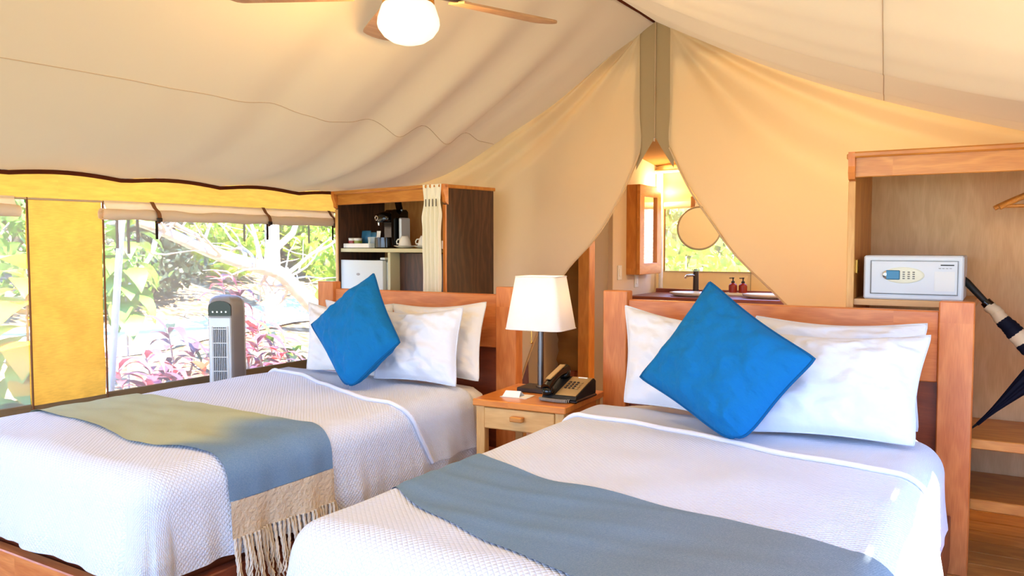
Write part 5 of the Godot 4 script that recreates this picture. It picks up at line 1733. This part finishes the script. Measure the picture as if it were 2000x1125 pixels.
# ---------------------------------------------------------------- fans
func build_tower_fan() -> void:
	var t := thing("tower_fan", "grey tower fan with rounded top between the mesh window and its bed", "fan", Vector3(-3.76, 0, -3.06), deg_to_rad(32.0))
	# section: rounded back, flat front (local +z)
	var out2: Array = [Vector2(-0.070, 0.085), Vector2(-0.055, 0.100), Vector2(0.055, 0.100), Vector2(0.070, 0.085), Vector2(0.098, 0.0), Vector2(0.088, -0.06), Vector2(0.05, -0.10), Vector2(0.0, -0.112), Vector2(-0.05, -0.10), Vector2(-0.088, -0.06), Vector2(-0.098, 0.0)]
	var b := MB.new()
	var m := out2.size()
	var prof := [[0.0, 0.02], [0.98, 0.02], [1.0, 0.04], [1.0, 0.87], [0.99, 0.905], [0.95, 0.932], [0.85, 0.950], [0.6, 0.963], [0.3, 0.968], [0.0, 0.969]]
	b.grid(m * 3, prof.size() - 1, func(u, w):
		var x: float = fmod(u * m, float(m))
		var i := int(x) % m
		var p: Vector2 = out2[i].lerp(out2[(i + 1) % m], x - int(x))
		var q: Array = prof[int(round(w * (prof.size() - 1)))]
		return Vector3(p.x * q[0], q[1], p.y * q[0]), Vector3.UP, Vector2(1, 1), true, true)
	part(t, "housing", b, M.silverdark)
	part(t, "front_panel", bx(Vector3(0, 0.455, 0.100), Vector3(0.122, 0.79, 0.014), 0.005), M.silver)
	var pc := MB.new()
	var pts: Array = [Vector2(-0.062, 0.858)]
	for i in 13:
		var a := PI - PI * i / 12.0
		pts.append(Vector2(cos(a) * 0.062, 0.905 + sin(a) * 0.036))
	pts.append(Vector2(0.062, 0.858))
	pc.prism(pts, 0.094, 0.110)
	part(t, "control_panel", pc, M.black)
	for i in 4:
		part(t, "button", bx(Vector3(-0.036 + i * 0.024, 0.880, 0.111), Vector3(0.010, 0.012, 0.004), 0.002), M.chrome)
	part(t, "intake_recess", bx(Vector3(0, 0.43, 0.1035), Vector3(0.078, 0.73, 0.010), 0.001), M.blackmatte)
	for i in 8:
		part(t, "grille_slat", bx(Vector3(-0.035 + i * 0.010, 0.43, 0.1095), Vector3(0.0042, 0.73, 0.006), 0.001), M.silver)
	for i in 10:
		part(t, "grille_bar", bx(Vector3(0, 0.785 - i * 0.078, 0.111), Vector3(0.080, 0.005, 0.005), 0.001), M.white)
	for s in [-1.0, 1.0]:
		part(t, "grille_frame", bx(Vector3(s * 0.043, 0.43, 0.109), Vector3(0.008, 0.74, 0.008), 0.002), M.white)
	part(t, "base", lt([Vector2(0, 0.0), Vector2(0.135, 0.0), Vector2(0.14, 0.008), Vector2(0.11, 0.022), Vector2(0, 0.028)], 32), M.silverdark)

func build_ceiling_fan() -> void:
	var at := Vector3(-1.825, 1.955, -2.29)
	var t := thing("ceiling_fan", "wooden bladed ceiling fan with glowing white glass globe under the tent ridge", "ceiling fan", at)
	var gp := [Vector2(0.0, 0.0), Vector2(0.03, 0.002), Vector2(0.06, 0.011), Vector2(0.088, 0.030), Vector2(0.106, 0.055), Vector2(0.110, 0.070), Vector2(0.108, 0.090), Vector2(0.100, 0.115), Vector2(0.094, 0.132), Vector2(0.084, 0.145), Vector2(0.07, 0.150)]
	part(t, "light_globe", lt(gp, 40), M.globe)
	part(t, "fitter", lt([Vector2(0.086, 0.135), Vector2(0.092, 0.145), Vector2(0.090, 0.158), Vector2(0.06, 0.166), Vector2(0.04, 0.172), Vector2(0.0, 0.174)], 32), M.brass)
	part(t, "motor", lt([Vector2(0.0, 0.172), Vector2(0.05, 0.174), Vector2(0.10, 0.190), Vector2(0.125, 0.215), Vector2(0.125, 0.265), Vector2(0.09, 0.29), Vector2(0.03, 0.30), Vector2(0.0, 0.30)], 36), M.bronze)
	part(t, "downrod", lt([Vector2(0.014, 0.29), Vector2(0.014, 0.63)], 12), M.bronze)
	for s in [-1.0, 1.0]:
		part(t, "thumb_screw", bx(Vector3(s * 0.02, 0.15, 0.092), Vector3(0.008, 0.03, 0.008), 0.002), M.brass)
	for i in 5:
		var a := deg_to_rad(22.0 - 72.0 * i)
		var xf := Transform3D(Basis(Vector3.UP, -a), Vector3(0, 0.180, 0)) * Transform3D(Basis(Vector3.FORWARD, deg_to_rad(11.0)), Vector3.ZERO)
		var b := MB.new()
		var pts: Array = []
		for k in 9:
			var f := k / 8.0
			pts.append(Vector2(lerpf(0.055, 0.072, f), lerpf(0.20, 0.60, f)))
		for k in 7:
			var q := PI * (k + 1) / 8.0
			pts.append(Vector2(cos(q) * 0.072, 0.60 + sin(q) * 0.055))
		for k in 9:
			var f := 1.0 - k / 8.0
			pts.append(Vector2(-lerpf(0.055, 0.072, f), lerpf(0.20, 0.60, f)))
		# outline in (x, -z), thickness along y
		b.prism(pts, -0.004, 0.004, xf * Transform3D(Basis(Vector3.RIGHT, -PI / 2), Vector3.ZERO))
		var bl := part(t, "blade", b, M.blade)
		part(bl, "blade_arm", bx(Vector3(0, 0.006, -0.18), Vector3(0.03, 0.010, 0.16), 0.003, xf), M.bronze)
	var om := OmniLight3D.new()
	om.name = "ceiling_fan_glow"
	om.light_color = Color(1.0, 0.82, 0.56)
	om.light_energy = 0.30
	om.light_size = 0.08
	om.omni_range = 8.0
	om.omni_attenuation = 2.0
	om.shadow_enabled = true
	add_child(om)
	om.position = at + Vector3(0, 0.075, 0)
